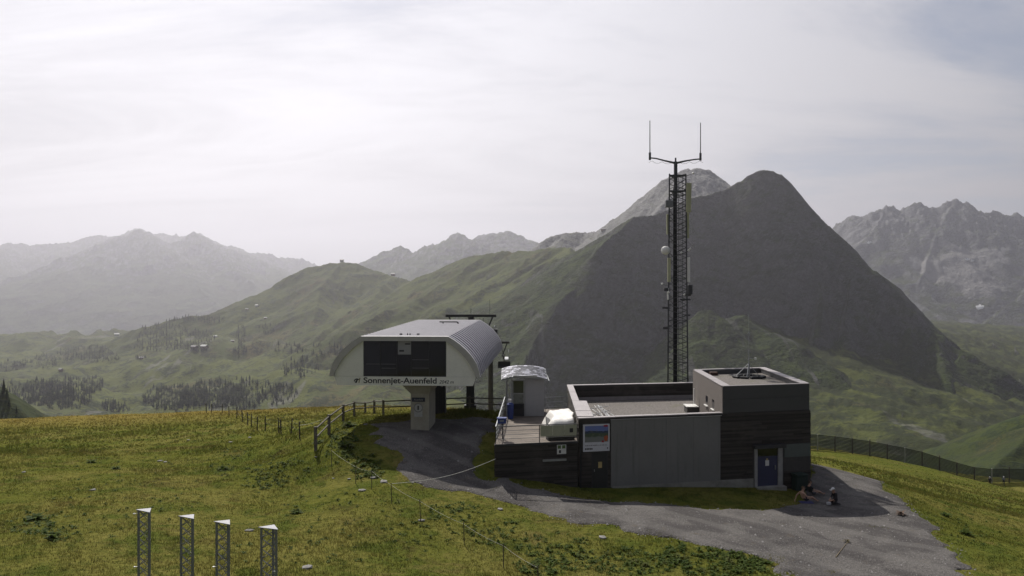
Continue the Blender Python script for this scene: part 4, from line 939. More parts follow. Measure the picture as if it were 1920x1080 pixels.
# tarpaulin over stacked furniture
tc0 = P(1051, 800, 49.6)
tp = thing('tarpaulin_heap', (tc0.x, tc0.y, DZ), 'heap of furniture under a bright white tarpaulin on the terrace', 'tarpaulin')
nx, ny = 22, 18; V = []; Fc = []
x0, x1, y0, y1 = 2.05, 3.88, 47.6, 52.0
for j in range(ny+1):
    for i in range(nx+1):
        a, b = i/nx, j/ny
        prof = min(1, a/0.30)**0.8*(0.80+0.20*a)
        ends_ = min(1, min(b, 1-b)/0.10)**0.5
        z = DZ+0.02+1.10*prof*(0.35+0.65*ends_)*(0.93+0.07*b)
        wr = 0.022*math.sin(a*13+b*5)+0.02*math.sin(b*17-a*6)+0.012*math.sin(a*31+b*19)
        V.append((x0+(x1-x0)*a-0.10*math.sin(b*9), y0+(y1-y0)*b+0.05*math.sin(a*14), z+wr*prof))
for j in range(ny):
    for i in range(nx): k = j*(nx+1)+i; Fc.append((k, k+1, k+nx+2, k+nx+1))
tob = np_mesh('cover', V, Fc, m_tarp, tp, True, tp.location); sm = tob.modifiers.new('thickness', 'SOLIDIFY'); sm.thickness = 0.03
MB().box((2.95, 49.7, DZ+0.3), (1.45, 3.6, 0.6)).build('stacked_tables', m_black, tp)
W.box(MB(), W.px(1031, 820)[0], -0.15, DZ+0.0, DZ+0.34, -0.9, -0.35).build('shade_block', m_black, tp)  # added black block standing in for the shade below the banner
# blue crate hung at the corner, blue bin at the cabin
q = P(941, 789, 46.6)
bc = thing('blue_box', (q.x, q.y, q.z-0.2), 'blue plastic box sitting on the terrace corner railing', 'box')
MB().box((q.x, q.y, q.z), (0.52, 0.42, 0.30)).build('tub', m_blue, bc, bevel=0.03); MB().box((q.x, q.y, q.z+0.17), (0.58, 0.48, 0.05)).build('rim', m_blue, bc, bevel=0.01)
MB().box((q.x, q.y-0.212, q.z+0.03), (0.25, 0.01, 0.06)).build('label_print', m_steel, bc)
MB().box((q.x+0.05, q.y+0.1, (q.z-0.15+DZ)/2), (0.08, 0.08, q.z-0.15-DZ)).build('stand', m_steeld, bc)
q = P(957, 776, 54.0)
bb = thing('blue_litter_bin', (q.x, q.y, DZ), 'tall narrow blue litter bin in front of the cabin', 'bin')
MB().tube((q.x,q.y,DZ), (q.x,q.y,DZ+1.0), 0.20, 12, 0.24).build('body', m_blue, bb); MB().tube((q.x,q.y,DZ+1.0), (q.x,q.y,DZ+1.12), 0.26, 12, 0.12).build('lid', m_blue, bb)

# ================================================================== operator cabin
cx0, cx1, cy0, cy1 = -0.42, 2.28, 55.0, 57.4; CH = 2.62
cab = thing('operator_cabin', ((cx0+cx1)/2, cy0, DZ), 'small operator cabin with arched shiny plate roof on the terrace', 'cabin')
m_cabw = plain('cabin_wall', (0.36,0.36,0.37), 0.5, var=0.05); m_cabf = plain('cabin_frame', (0.30,0.31,0.31), 0.5, metal=0.3)
cm_ = cx0+1.38
MB().box(((cm_+cx1)/2, (cy0+cy1)/2, DZ+CH/2), (cx1-cm_, cy1-cy0, CH)).build('shell', m_cabw, cab)
MB().box(((cx0+cm_)/2, (cy0+cy1)/2+0.06, DZ+0.45), (cm_-cx0, cy1-cy0-0.12, 0.90)).build('lower_wall', m_steeld, cab)
for k in range(7): MB().box(((cm_+cx1)/2, cy0-0.012, DZ+0.2+k*0.36), (cx1-cm_-0.05, 0.024, 0.335)).build('siding_board', m_cabw, cab)
for x, y in ((cx0+0.05, cy0+0.05), (cx0+0.05, cy1-0.05), (cm_-0.05, cy0+0.02), (cx0+0.42, cy0+0.05)): MB().box((x, y, DZ+CH/2), (0.09, 0.09, CH)).build('frame_post', m_cabf, cab)
wn = MB().box(((cx0+0.47+cm_-0.1)/2, cy0+0.05, DZ+1.72), (cm_-0.1-cx0-0.47, 0.05, 1.65)).build('window', m_cabf, cab)
m_pane, n_, b_, o_ = new_mat('cabin_glass'); setp(b_, Base_Color=(0.055,0.06,0.045,1), Roughness=0.06)
MB().box(((cx0+0.47+cm_-0.1)/2, cy0+0.02, DZ+2.08), (cm_-0.2-cx0-0.47, 0.02, 0.86)).build('pane', m_pane, wn)
MB().box(((cx0+0.47+cm_-0.1)/2, cy0+0.02, DZ+1.24), (cm_-0.2-cx0-0.47, 0.02, 0.66)).build('pane', plain('frosted_pane', (0.16,0.17,0.15), 0.3), wn)
MB().box((cx0+0.01, (cy0+cy1)/2, DZ+1.7), (0.03, cy1-cy0-0.2, 1.6)).build('side_pane', m_pane, cab)
MB().box(((cx0+0.47+cm_-0.1)/2, cy0-0.08, DZ+0.72), (0.62, 0.18, 0.32)).build('control_box', m_black, cab)
rx0, rx1, ry0, ry1 = cx0-0.34, cx1+0.24, cy0-0.42, cy1+0.55
rz = lambda a: DZ+CH+0.02+0.24*(1-abs(2*a-1)**2.4)                # shallow barrel
rmb = MB(); n = 12
for k in range(n):
    a, b = k/n, (k+1)/n; xa, xb = rx0+(rx1-rx0)*a, rx0+(rx1-rx0)*b
    rmb.hexa([(xa,ry0,rz(a)-0.10),(xb,ry0,rz(b)-0.10),(xb,ry1,rz(b)+0.34),(xa,ry1,rz(a)+0.34)], [(xa,ry0,rz(a)),(xb,ry0,rz(b)),(xb,ry1,rz(b)+0.44),(xa,ry1,rz(a)+0.44)])
rf = rmb.build('roof', m_cabf, cab)
m_shiny2 = plain('shade_plate', (0.13,0.13,0.15), 0.5, metal=0.6, var=0.2, scale=6)  # darker colour imitates the dark between the roof's highlights
m_shiny = plain('shiny_plate', (0.50,0.50,0.56), 0.32, metal=0.9, var=0.2, scale=6)
rows, cols = 8, 13; rg = random.Random(5)
for j in range(rows):
    for i in range(cols):
        sh_ = 0.5/cols if j % 2 else 0
        a, b = max(0, i/cols-sh_)+0.004, min(1, (i+1)/cols-sh_)-0.004; ya = ry0+(ry1-ry0)*j/rows-0.01; yb = ry0+(ry1-ry0)*(j+1)/rows+0.02
        xa, xb = rx0+(rx1-rx0)*a, rx0+(rx1-rx0)*b; t = lambda y: 0.44*(y-ry0)/(ry1-ry0); up = 0.045+rg.uniform(0, 0.02)
        q = [(xa,ya,rz(a)+t(ya)+up),(xb,ya,rz(b)+t(ya)+up),(xb,yb,rz(b)+t(yb)+0.012),(xa,yb,rz(a)+t(yb)+0.012)]
        MB().hexa([(x,y,z-0.012) for x,y,z in q], q).build('roof_plate', m_shiny if rg.random() < 0.62 else m_shiny2, rf)
MB().box(((cx0+cx1)/2, ry0-0.02, DZ+CH+0.26), (1.7, 0.05, 0.13)).build('fascia_lamp', m_steel, cab)
MB().path([(rx1+0.02,ry1,DZ+CH+0.1),(rx1+0.06,ry1-1.0,DZ+CH+0.12),(rx1+0.1,ry0,DZ+CH-0.05)], 0.02).build('gutter_pipe', m_steel, cab)

# ================================================================== chairlift station
rot = R(3.5); SC = Vector(P(759, 600, 51.0).xy); sr = Vector((math.cos(rot), -math.sin(rot))); sa = Vector((math.sin(rot), math.cos(rot)))
def S(u, z, off=0.0): q = SC+sr*u-sa*off; return Vector((q.x, q.y, z))
stn = thing('chairlift_station', (SC.x, SC.y, gz(SC.x, SC.y+1)), 'chairlift station with arched grey roof, dark window and white front lettered Sonnenjet-Auenfeld', 'chairlift station')
ZB = 5.58; LEN = 20.5
half = [(4.55, ZB), (4.86, 6.18), (4.80, 6.50), (4.66, 6.85), (4.46, 7.20), (4.20, 7.55), (3.90, 7.88), (3.56, 8.18), (3.20, 8.45), (2.82, 8.68)]
prof = half+[(-u, z) for u, z in reversed(half)]
arch = half[1:]+[(-u, z) for u, z in reversed(half[1:])]       # the curved shell: from bulge to bulge
lift = lambda v: 0.012*v
def shell(mb, off, v0, v1, thick):
    n = len(arch)
    for k in range(n-1):
        (u0, z0), (u1, z1) = arch[k], arch[k+1]
        o = lambda u, z, d: (u+d*u/5.2, z+d*(0.9 if z > 6.6 else 0.1))
        a, b = o(u0, z0, off), o(u1, z1, off); a2, b2 = o(u0, z0, off-thick), o(u1, z1, off-thick)
        mb.hexa([S(a2[0], a2[1]+lift(v0), -v0), S(b2[0], b2[1]+lift(v0), -v0), S(b2[0], b2[1]+lift(v1), -v1), S(a2[0], a2[1]+lift(v1), -v1)],
                [S(a[0], a[1]+lift(v0), -v0), S(b[0], b[1]+lift(v0), -v0), S(b[0], b[1]+lift(v1), -v1), S(a[0], a[1]+lift(v1), -v1)])
    return mb
roof = shell(MB(), 0.08, 0.1, LEN, 0.12).build('roof', m_alu, stn)
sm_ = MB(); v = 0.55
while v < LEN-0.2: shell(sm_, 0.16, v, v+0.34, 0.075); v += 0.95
tag(sm_.build('standing_seams', plain('station_rib_shade', (0.36,0.35,0.38), 0.5, metal=0.3, var=0.1), roof), kind='stuff')  # darker rib colour imitates the shading stripes of the corrugated roof
shell(MB(), 0.16, -0.22, 0.16, 0.34).build('edge_trim', m_trim, stn)
shell(MB(), 0.14, LEN, LEN+0.18, 0.3).build('edge_trim', m_trim, stn)
m_boxw = plain('inner_rail', (0.085,0.085,0.09), 0.6)
WU0, WU1, WZ0, WZ1 = -2.76, 2.76, 6.17, 8.58
def front(mb, poly, off0, off1): return mb.hexa([S(u, z, off1) for u, z in poly], [S(u, z, off0) for u, z in poly])
for s in (-1, 1):
    pl = [(s*u, z) for u, z in half[1:]]; pl = [(s*2.76, WZ0)]+[(s*4.70, WZ0)]+[(s*(u-0.06), z-0.05) for u, z in half[2:]]+[(s*2.76, 8.62)]
    if s < 0: pl = pl[::-1]
    front(MB(), pl, 0.0, 0.06).build('front_panel', m_offwht, stn)
front(MB(), [(-4.52, ZB), (4.52, ZB), (4.72, WZ0-0.012), (-4.72, WZ0-0.012)], -0.02, 0.075).build('sign_panel', m_offwht, stn)
front(MB(), [(-2.9, 8.60), (2.9, 8.60), (2.78, 8.80), (-2.78, 8.80)], -0.05, 0.20).build('header_trim', m_trim, stn)
win = front(MB(), [(WU0, WZ0), (WU1, WZ0), (WU1, WZ1), (WU0, WZ1)], -0.10, -0.02).build('window', m_steeld, stn)
us = [-2.74, -1.63, -0.52, 0.42, 1.62, 2.74]
gl_ = []
for k in range(5):
    g_ = m_glass.copy(); g_.node_tree.nodes['Principled BSDF'].inputs['Base Color'].default_value = ((0.030,0.031,0.042,1),(0.017,0.018,0.024,1),(0.012,0.012,0.018,1),(0.018,0.018,0.020,1),(0.014,0.015,0.019,1))[k]; gl_.append(g_)  # faint bluish reflections put into each pane's base colour
for k, (a, b) in enumerate(zip(us[:-1], us[1:])): front(MB(), [(a+0.025, WZ0+0.04), (b-0.025, WZ0+0.04), (b-0.025, WZ1-0.04), (a+0.025, WZ1-0.04)], -0.02, 0.015).build('pane', gl_[k], win)
for (a, b, z) in ((-2.6, -0.6, 6.95), (0.5, 1.6, 7.25), (0.5, 1.6, 6.7), (-1.55, -0.6, 6.68)): front(MB(), [(a, z), (b, z), (b, z+0.05), (a, z+0.05)], 0.016, 0.022).build('rail_line', m_boxw, win)
for u in us[1:-1]: front(MB(), [(u-0.02, WZ0+0.02), (u+0.02, WZ0+0.02), (u+0.02, WZ1-0.02), (u-0.02, WZ1-0.02)], -0.02, 0.03).build('mullion', m_steeld, win)
nb_ = front(MB(), [(-0.45, 7.62), (0.42, 7.62), (0.42, 8.50), (-0.45, 8.50)], 0.016, 0.05).build('notice_board', plain('paper_board', (0.30,0.30,0.31), 0.6, var=0.04), win)
for (a, b, c, d) in ((0.02, 8.27, 0.38, 8.36), (-0.36, 7.80, -0.04, 7.92)): front(MB(), [(a, b), (c, b), (c, d), (a, d)], 0.051, 0.056).build('print', m_letter, nb_)
lettering('Sonnenjet-Auenfeld', S, -2.74, 2.13, 5.73, m_letter, 'lettering', stn, height=0.36, off=0.079, bold=0.022)
lettering('2042 m', S, 2.30, 3.26, 5.73, m_letter, 'lettering', stn, height=0.21, off=0.079, ital=0.25, bold=0.006)
em = MB()                                               # small emblem: dark swooping mark with ochre stroke
for k in range(10):
    a0, a1 = R(200-k*16), R(200-(k+1)*16); r0, r1 = 0.20, 0.13
    em.poly([S(-3.18+r0*math.cos(a0), 5.86+r0*0.8*math.sin(a0), 0.079), S(-3.18+r0*math.cos(a1), 5.86+r0*0.8*math.sin(a1), 0.079), S(-3.18+r1*math.cos(a1), 5.86+r1*0.6*math.sin(a1), 0.079), S(-3.18+r1*math.cos(a0), 5.86+r1*0.6*math.sin(a0), 0.079)])
em.poly([S(-3.34, 5.74, 0.08), S(-3.20, 5.72, 0.08), S(-3.10, 5.96, 0.08), S(-3.22, 5.92, 0.08)]); em.build('emblem', m_letter, stn)
MB().poly([S(-3.08, 5.72, 0.08), S(-3.02, 5.72, 0.08), S(-2.94, 6.06, 0.08), S(-3.02, 6.06, 0.08)]).build('emblem_stroke', plain('ochre_print', (0.30,0.27,0.16), 0.6), stn)
# underside and back
MB().hexa([S(-4.4, ZB+0.05, -0.1), S(4.4, ZB+0.05, -0.1), S(4.4, 6.1, -LEN), S(-4.4, 6.1, -LEN)], [S(-4.4, ZB+0.25, -0.1), S(4.4, ZB+0.25, -0.1), S(4.4, 6.35, -LEN), S(-4.4, 6.35, -LEN)]).build('underside', m_steeld, stn)
MB().hexa([S(u*0.97, z-0.04+lift(LEN), -LEN+0.3) for u, z in prof], [S(u*0.97, z-0.04+lift(LEN), -LEN+0.1) for u, z in prof]).build('back_panel', m_steeld, stn)
# roof fittings
rr = MB().tube(S(0.05, 9.14, -14.5), S(1.55, 9.14, -14.5), 0.06, 8).tube(S(0.35, 9.14, -14.5), S(0.35, 8.8, -14.5), 0.05, 6).tube(S(1.55, 9.14, -14.5), S(1.75, 8.85, -14.5), 0.07, 8); rr.build('roof_rail', m_steeld, stn)
for u in (-0.55, -0.45, -0.05, 0.12, 0.62, 0.72): MB().box(S(u, 8.86, -1.2), (0.07, 0.12, 0.16)).build('roof_bracket', m_steeld, stn)
# pedestal and columns
gpd = gz(*S(0.85, 0, -1).xy)
def sbox(mb, u0, u1, v0, v1, z0, z1): return mb.hexa([S(u0, z0, -v0), S(u1, z0, -v0), S(u1, z0, -v1), S(u0, z0, -v1)], [S(u0, z1, -v0), S(u1, z1, -v0), S(u1, z1, -v1), S(u0, z1, -v1)])
ped = sbox(MB(), 0.28, 1.50, 0.6, 3.3, gpd-0.5, 4.98).build('pedestal', m_beige, stn)
MB().hexa([S(0.25, 4.98, -0.55), S(1.53, 4.98, -0.55), S(1.53, 4.98, -3.4), S(0.25, 4.98, -3.4)], [S(-0.25, 5.56, -0.3), S(1.75, 5.56, -0.3), S(1.75, 5.56, -3.8), S(-0.25, 5.56, -3.8)]).build('corbel', m_beige, stn)
front(MB(), [(0.36, 4.42), (1.24, 4.42), (1.24, 4.70), (0.36, 4.70)], -0.598, -0.57).build('name_plate', plain('plate_blue', (0.03,0.035,0.06), 0.4), ped)
lettering('Auenfeld', S, 0.50, 1.10, 4.50, m_steel, 'lettering', ped, height=0.12, off=-0.566)
front(MB(), [(0.52, 3.42), (1.06, 3.42), (1.06, 3.92), (0.52, 3.92)], -0.598, -0.585).build('notice', plain('grey_notice', (0.42,0.42,0.40), 0.6), ped)
MB().disc(S(0.79, 4.02, -0.58), (-sa.x, -sa.y, 0), 0.31, 0.03, 24).build('round_sign', plain('round_sign_rim', (0.24,0.235,0.22), 0.5), ped)
MB().disc(S(0.79, 4.02, -0.56), (-sa.x, -sa.y, 0), 0.24, 0.03, 24).build('round_sign_face', plain('round_sign_face', (0.45,0.45,0.42), 0.5), ped)
front(MB(), [(0.74, 3.88), (0.84, 3.88), (0.84, 4.16), (0.74, 4.16)], -0.543, -0.538).build('round_sign_mark', m_letter, ped)
def column(px, Y, z1, w0, w1, dp, m):
    c = P(px, 600, Y); zg = gz(c.x, c.y)
    MB().hexa([(c.x-w0/2, c.y-dp/2, zg-0.5), (c.x+w0/2, c.y-dp/2, zg-0.5), (c.x+w0/2, c.y+dp/2, zg-0.5), (c.x-w0/2, c.y+dp/2, zg-0.5)], [(c.x-w1/2, c.y-dp/2, z1), (c.x+w1/2, c.y-dp/2, z1), (c.x+w1/2, c.y+dp/2, z1), (c.x-w1/2, c.y+dp/2, z1)]).build('column', m, stn)
    return c, zg
c, zg = column(823, 58.5, 5.9, 1.10, 0.92, 0.9, m_steeld)
for dx in (-0.3, 0.0, 0.3): MB().box((c.x+dx, c.y-0.47, (zg+5.7)/2), (0.05, 0.05, 5.6-zg)).build('column_rib', m_steeld, stn)
c, zg = column(882, 68.5, 6.2, 0.75, 0.62, 0.7, m_steeld); MB().box((c.x, c.y, zg+0.35), (1.05, 0.9, 1.0)).build('footing', m_steeld, stn)
MB().tube(S(1.75, 5.4, -3.0), S(2.1, 5.2, -3.0), 0.14, 8).box(S(2.4, 5.35, -3.0), (0.55, 0.2, 0.1)).build('fixture', m_steel, stn)

# ================================================================== lift towers
def lift_tower(px, Y, ytop, yw, label, right_only=False):
    c = P(px, 600, Y); zg = gz(c.x, c.y); zt = P(px, ytop, Y).z
    t = thing('lift_tower', (c.x, c.y, zg), label, 'lift tower', 'chairlift towers')
    MB().tube((c.x, c.y, zg-0.5), (c.x, c.y, zt), 0.36, 14, 0.30).build('pole', m_steeld, t)
    MB().bar((c.x-yw, c.y, zt), (c.x+yw, c.y, zt), 0.22, 0.28).build('crossarm', m_steeld, t)
    for s in (-1, 1):
        MB().bar((c.x+s*yw*0.86, c.y, zt-0.1), (c.x+s*yw*0.62, c.y, zt-1.7), 0.14, 0.2, (0,1,0)).build('hanger', m_steeld, t)
        sh = MB().bar((c.x+s*yw*0.62, c.y-1.9, zt-1.55), (c.x+s*yw*0.62, c.y+1.9, zt-1.85), 0.12, 0.25).build('sheave_beam', m_steeld, t)
        for k in range(6): MB().disc((c.x+s*yw*0.62+0.12, c.y-1.7+k*0.68, zt-1.58-k*0.05-0.15), (1,0,0), 0.24, 0.09, 14).build('sheave', m_black, sh)
        MB().box((c.x+s*yw*0.62+s*0.55, c.y, zt-2.05), (0.5, 3.8, 0.05)).tube((c.x+s*(yw*0.62+0.8), c.y-1.9, zt-1.1), (c.x+s*(yw*0.62+0.8), c.y+1.9, zt-1.1), 0.025, 5).build('catwalk', m_steel, t)
        for k in (-1.8, 0, 1.8): MB().tube((c.x+s*(yw*0.62+0.8), c.y+k, zt-2.05), (c.x+s*(yw*0.62+0.8), c.y+k, zt-1.05), 0.022, 5).build('catwalk_post', m_steel, t)
    MB().tube((c.x, c.y, zt), (c.x, c.y, zt+0.75), 0.03, 6).build('lightning_rod', m_steeld, t)
    return t, c, zt
lt1, c1, zt1 = lift_tower(883, 80, 592, 2.62, 'lift tower with wide crossarm directly behind the station roof')
MB().tube((c1.x+1.95, c1.y, zt1), (c1.x+1.95, c1.y, zt1+1.7), 0.02, 5).build('aerial', m_steeld, lt1)
for x in (0.35, 0.95, 1.3): MB().tube((c1.x+x, c1.y-0.3, zt1-1.7), (c1.x+x, c1.y-0.3, zt1-0.2), 0.025, 5).build('ladder_rail', m_steeld, lt1)
MB().box((c1.x+2.1, c1.y, zt1-1.75), (1.3, 0.9, 0.75)).build('control_case', m_steeld, lt1)
lt2, c2, zt2 = lift_tower(920, 100, 642, 2.45, 'farther lift tower whose pole shows between station and cabin')
# haul ropes
for s in (-1, 1):
    hr = MB(); p0 = S(s*2.4, 6.7, -LEN); p1 = Vector((c1.x+s*1.62, c1.y, zt1-1.36)); p2 = Vector((c2.x+s*1.52, c2.y, zt2-1.36)); p3 = Vector((c2.x+s*1.5+4, 240, -42))
    hr.path([p0, p1, p2, p3], 0.024, 5)
    tag(hr.build('haul_rope', m_steeld), 'steel haul rope over the lift towers on the side away from the cabin' if s < 0 else 'steel haul rope over the lift towers on the cabin side, carrying the empty chair', 'rope', 'haul ropes of the chairlift')
# one chair near the far tower
q = Vector((c2.x+1.52, c2.y-2.6, zt2-1.36)); q.z += (zt1-zt2)*(2.6/20)
ch = thing('lift_chair', (q.x+0.3, q.y, q.z-2.2), 'empty dark lift chair hanging on the rope beside the far tower', 'lift chair')
MB().tube(q, (q.x+0.25, q.y, q.z-0.5), 0.05, 6).tube((q.x+0.25, q.y, q.z-0.5), (q.x+0.25, q.y, q.z-1.5), 0.05, 6).build('hanger', m_steeld, ch)
MB().box((q.x+0.25, q.y, q.z-2.15), (1.5, 0.5, 0.12)).build('seat', m_black, ch); MB().box((q.x+0.25, q.y+0.28, q.z-1.75), (1.5, 0.1, 0.7)).build('backrest', m_black, ch)
MB().bar((q.x-0.5, q.y+0.25, q.z-1.45), (q.x+1.0, q.y+0.25, q.z-1.45), 0.05, 0.05).tube((q.x-0.5, q.y+0.2, q.z-2.1), (q.x-0.5, q.y+0.2, q.z-1.4), 0.03, 5).tube((q.x+1.0, q.y+0.2, q.z-2.1), (q.x+1.0, q.y+0.2, q.z-1.4), 0.03, 5).build('frame', m_steeld, ch)

# ================================================================== radio mast
MY = 66.5; mc = P(1269, 600, MY); MZ = gz(mc.x, mc.y); ztop = P(1269, 327, MY).z
mast = thing('radio_mast', (mc.x, mc.y, MZ), 'tall dark lattice radio mast with panel antennas and twin whips behind the building', 'radio mast')
def leg_at(k, z):
    t = (z-MZ)/(ztop-MZ); w_ = 0.90*(1-t)+0.70*t
    return Vector((mc.x+(-w_, w_, 0.0)[k], mc.y+(-0.5, -0.5, 1.0)[k]*w_, z))
for k in range(3): MB().tube(leg_at(k, MZ-0.5), leg_at(k, ztop), 0.07, 8, 0.06).build('leg', m_mastst, mast)
nb = 26; lat = [MB(), MB(), MB()]
for i in range(nb):
    za = MZ+(ztop-MZ)*i/nb; zb = MZ+(ztop-MZ)*(i+1)/nb; zm = (za+zb)/2
    for f, (a, b) in enumerate(((0,1),(1,2),(2,0))):
        if i % 2: a, b = b, a
        lat[f].tube(leg_at(a, za), leg_at(b, zm), 0.03, 5).tube(leg_at(b, zm), leg_at(a, zb), 0.03, 5)
        if i % 4 == 0: lat[f].tube(leg_at(a, za), leg_at(b, za), 0.026, 5)
for l in lat: l.build('lattice', m_mastst, mast)
cl = MB().box((mc.x-0.12, mc.y+0.1, (MZ+ztop)/2-0.6), (0.30, 0.08, ztop-MZ-1.0)); cl.build('cable_ladder', m_steeld, mast)
cb_ = MB()
for k in range(7): cb_.tube((mc.x-0.28+k*0.05, mc.y+0.02, MZ), (mc.x-0.28+k*0.05, mc.y+0.02, ztop-1.2-k*0.9), 0.03, 5)
cb_.build('feeder_cables', m_black, mast)
lad = MB()
for s in (0.15, 0.5): lad.tube((mc.x+s, mc.y-0.05, MZ), (mc.x+s, mc.y-0.05, ztop), 0.02, 5)
z = MZ+0.3
while z < ztop: lad.tube((mc.x+0.15, mc.y-0.05, z), (mc.x+0.5, mc.y-0.05, z), 0.014, 4); z += 0.33
lad.build('ladder', m_steeld, mast)
def zpx(py, Y=MY): return CAMZ-(py-540)/F*Y
def xpx(px, Y=MY): return (px-960)/F*Y
for z in (zpx(330), zpx(359)):
    fr = MB()
    for a, b in ((0,1),(1,2),(2,0)): fr.bar(leg_at(a, z), leg_at(b, z), 0.09, 0.12)
    fr.build('ring_frame', m_mastst, mast)
MB().tube((mc.x-0.1, mc.y, zpx(372)), (mc.x-0.1, mc.y, zpx(303)), 0.17, 12, 0.15).tube((mc.x-0.1, mc.y, zpx(303)), (mc.x-0.1, mc.y, zpx(296)), 0.07, 8).build('top_pole', m_mastst, mast)
yk = MB(); tx_ = mc.x-0.1
for s, ex, ey in ((-1, 1219, 296), (1, 1313, 298)):
    e0 = Vector((xpx(ex), mc.y, zpx(ey))); m0 = Vector((tx_+s*0.9, mc.y, zpx(301.5))); yk.tube((tx_, mc.y, zpx(306)), m0, 0.10, 8, 0.07).tube(m0, (e0.x-s*0.5, mc.y, zpx(ey+1)), 0.07, 8, 0.06).tube((e0.x-s*0.5, mc.y, zpx(ey+1)), e0, 0.06, 8)
yk.build('yoke_arm', m_mastst, mast)
for ex, y0, y1 in ((1218.6, 300, 226), (1313.4, 301, 230)):
    wp = MB().tube((xpx(ex), mc.y, zpx(y0)), (xpx(ex), mc.y, zpx(y0-14)), 0.10, 8).build('whip_base', m_mastst, mast)
    MB().tube((xpx(ex), mc.y, zpx(y0-13)), (xpx(ex), mc.y, zpx(y1)), 0.042, 8, 0.032).build('whip', m_steeld, wp)
for s in (-1, 1):
    pts = [Vector((tx_+s*(0.3+0.29*k), mc.y-0.05, zpx(303.5)-0.18*abs(math.sin(k*1.05))-0.05+0.02*k)) for k in range(8)]; MB().path(pts, 0.014, 4).build('loose_cable', m_black, mast)
def panel(px0, py0, px1, py1, dy, m, nm='panel_antenna', dp=0.16, tilt=0):
    x0, x1, z1, z0 = xpx(px0), xpx(px1), zpx(py0), zpx(py1); o = MB().box(((x0+x1)/2, mc.y+dy, (z0+z1)/2), (x1-x0, dp, z1-z0), Matrix.Rotation(tilt, 3, 'Y')).build(nm, m, mast, bevel=0.03)
    xs = mc.x+(0.8 if x0 > mc.x else -0.8)
    for zz_ in (z0+0.2*(z1-z0), z0+0.8*(z1-z0)): MB().tube(((x0+x1)/2, mc.y+dy+0.05, zz_), (xs*0.75+mc.x*0.25, mc.y-0.2, zz_), 0.03, 5).build('bracket', m_mastst, o)
    return o
m_pan = plain('antenna_panel', (0.42,0.42,0.27), 0.5, var=0.06); m_boxg = plain('grey_box', (0.16,0.165,0.17), 0.5, var=0.1)
panel(1283.5,345,1292.5,399,-0.7,m_pan, tilt=0.02); panel(1290.2,347,1294.2,398,-0.2,m_pan, dp=0.4)
panel(1286,399,1290.5,447,-0.3,m_pan); panel(1248.3,402,1251.8,440,-0.3,m_pan); panel(1248.6,484,1254.6,529,-0.65,m_pan); panel(1286.3,483,1291.2,529,-0.5,m_white, dp=0.14); panel(1249.4,540,1252.4,562,-0.4,m_white)
panel(1243.5,378,1257.5,391,-0.9,m_boxg,'equipment_box',0.4)
panel(1288,534,1296,552,-0.4,m_steeld,'remote_unit',0.3); panel(1243,540,1251,546,-0.4,m_steeld,'remote_unit',0.3); panel(1240.5,575,1251,579,-0.3,m_steeld,'stand_off',0.1); panel(1242,612,1252,617,-0.3,m_steeld,'stand_off',0.1)
panel(1285,589,1293,592,-0.3,m_steeld,'stand_off',0.1); panel(1272,560,1292,563,-0.6,m_steeld,'stand_off',0.1); panel(1286,551,1294,555,-0.3,m_steeld,'stand_off',0.1)
dc = Vector((xpx(1244.5), mc.y-0.6, zpx(470)))
d_ = MB()
for k in range(4):
    r0, r1 = 0.36*math.cos(k*0.39), 0.36*math.cos((k+1)*0.39); d_.tube(dc+Vector((-0.5,-0.85,0))*0.32*math.sin(k*0.39)*0.8, dc+Vector((-0.5,-0.85,0))*0.32*math.sin((k+1)*0.39)*0.8, r0, 18, max(0.01, r1), caps=(k == 0))
d_.tube(dc-Vector((-0.5,-0.85,0))*0.25, dc, 0.36, 18); dish = d_.build('dish_antenna', m_white, mast, smooth=False)
MB().tube(dc, leg_at(0, dc.z), 0.05, 6).build('bracket', m_mastst, dish)
for (px, py) in ((1294.5,328),(1289,468),(1286,471),(1273,475),(1249,549),(1237,533),(1278,553)):  # small insulators; their sparkle is put into the white colour
    q = Vector((xpx(px), mc.y-0.75, zpx(py))); o = MB().tube(q, q+Vector((0.10,-0.05,0.08)), 0.075, 8).build('fixture', m_white, mast); k = 0 if px < 1269 else 1; MB().tube(q, leg_at(k, q.z-0.15), 0.022, 5).build('bracket', m_mastst, o)
MB().box((mc.x, mc.y, MZ+0.1), (2.6, 2.6, 0.7)).build('footing', m_concrete, mast)

# ================================================================== fences
def fence_run(name, label, cat, posts, hts, prad, mpost, rails, rrad, mrail, square=True, lean=0.0, seed=1):
    """posts: ground points; rails: heights as fractions of post height"""
    rg = random.Random(seed)
    t = thing(name, posts[0], label, cat); tops = []
    for p, h in zip(posts, hts):
        top = Vector((p.x+rg.uniform(-lean, lean), p.y+rg.uniform(-lean, lean), p.z+h)); tops.append((Vector(p), top))
        if square: MB().bar((p.x, p.y, p.z-0.4), top, prad*2, prad*2, (0,1,0)).build('post', mpost, t)
        else: MB().tube((p.x, p.y, p.z-0.4), top, prad, 6, prad*0.85).build('post', mpost, t)
    for (a0, a1), (b0, b1) in zip(tops[:-1], tops[1:]):
        for fr in rails:
            a, b = a0.lerp(a1, fr), b0.lerp(b1, fr)
            if rrad > 0.02: MB().tube(a+(a-b).normalized()*0.12, b+(b-a).normalized()*0.12, rrad, 6).build('rail', mrail, t)
            else:
                n = 5; pts = [a.lerp(b, k/n)+Vector((0, 0, -0.06*math.sin(math.pi*k/n))) for k in range(n+1)]; MB().path(pts, rrad, 4).build('wire', mrail, t)
    return t
def G(x, y): return Vector((x, y, gz(x, y)))
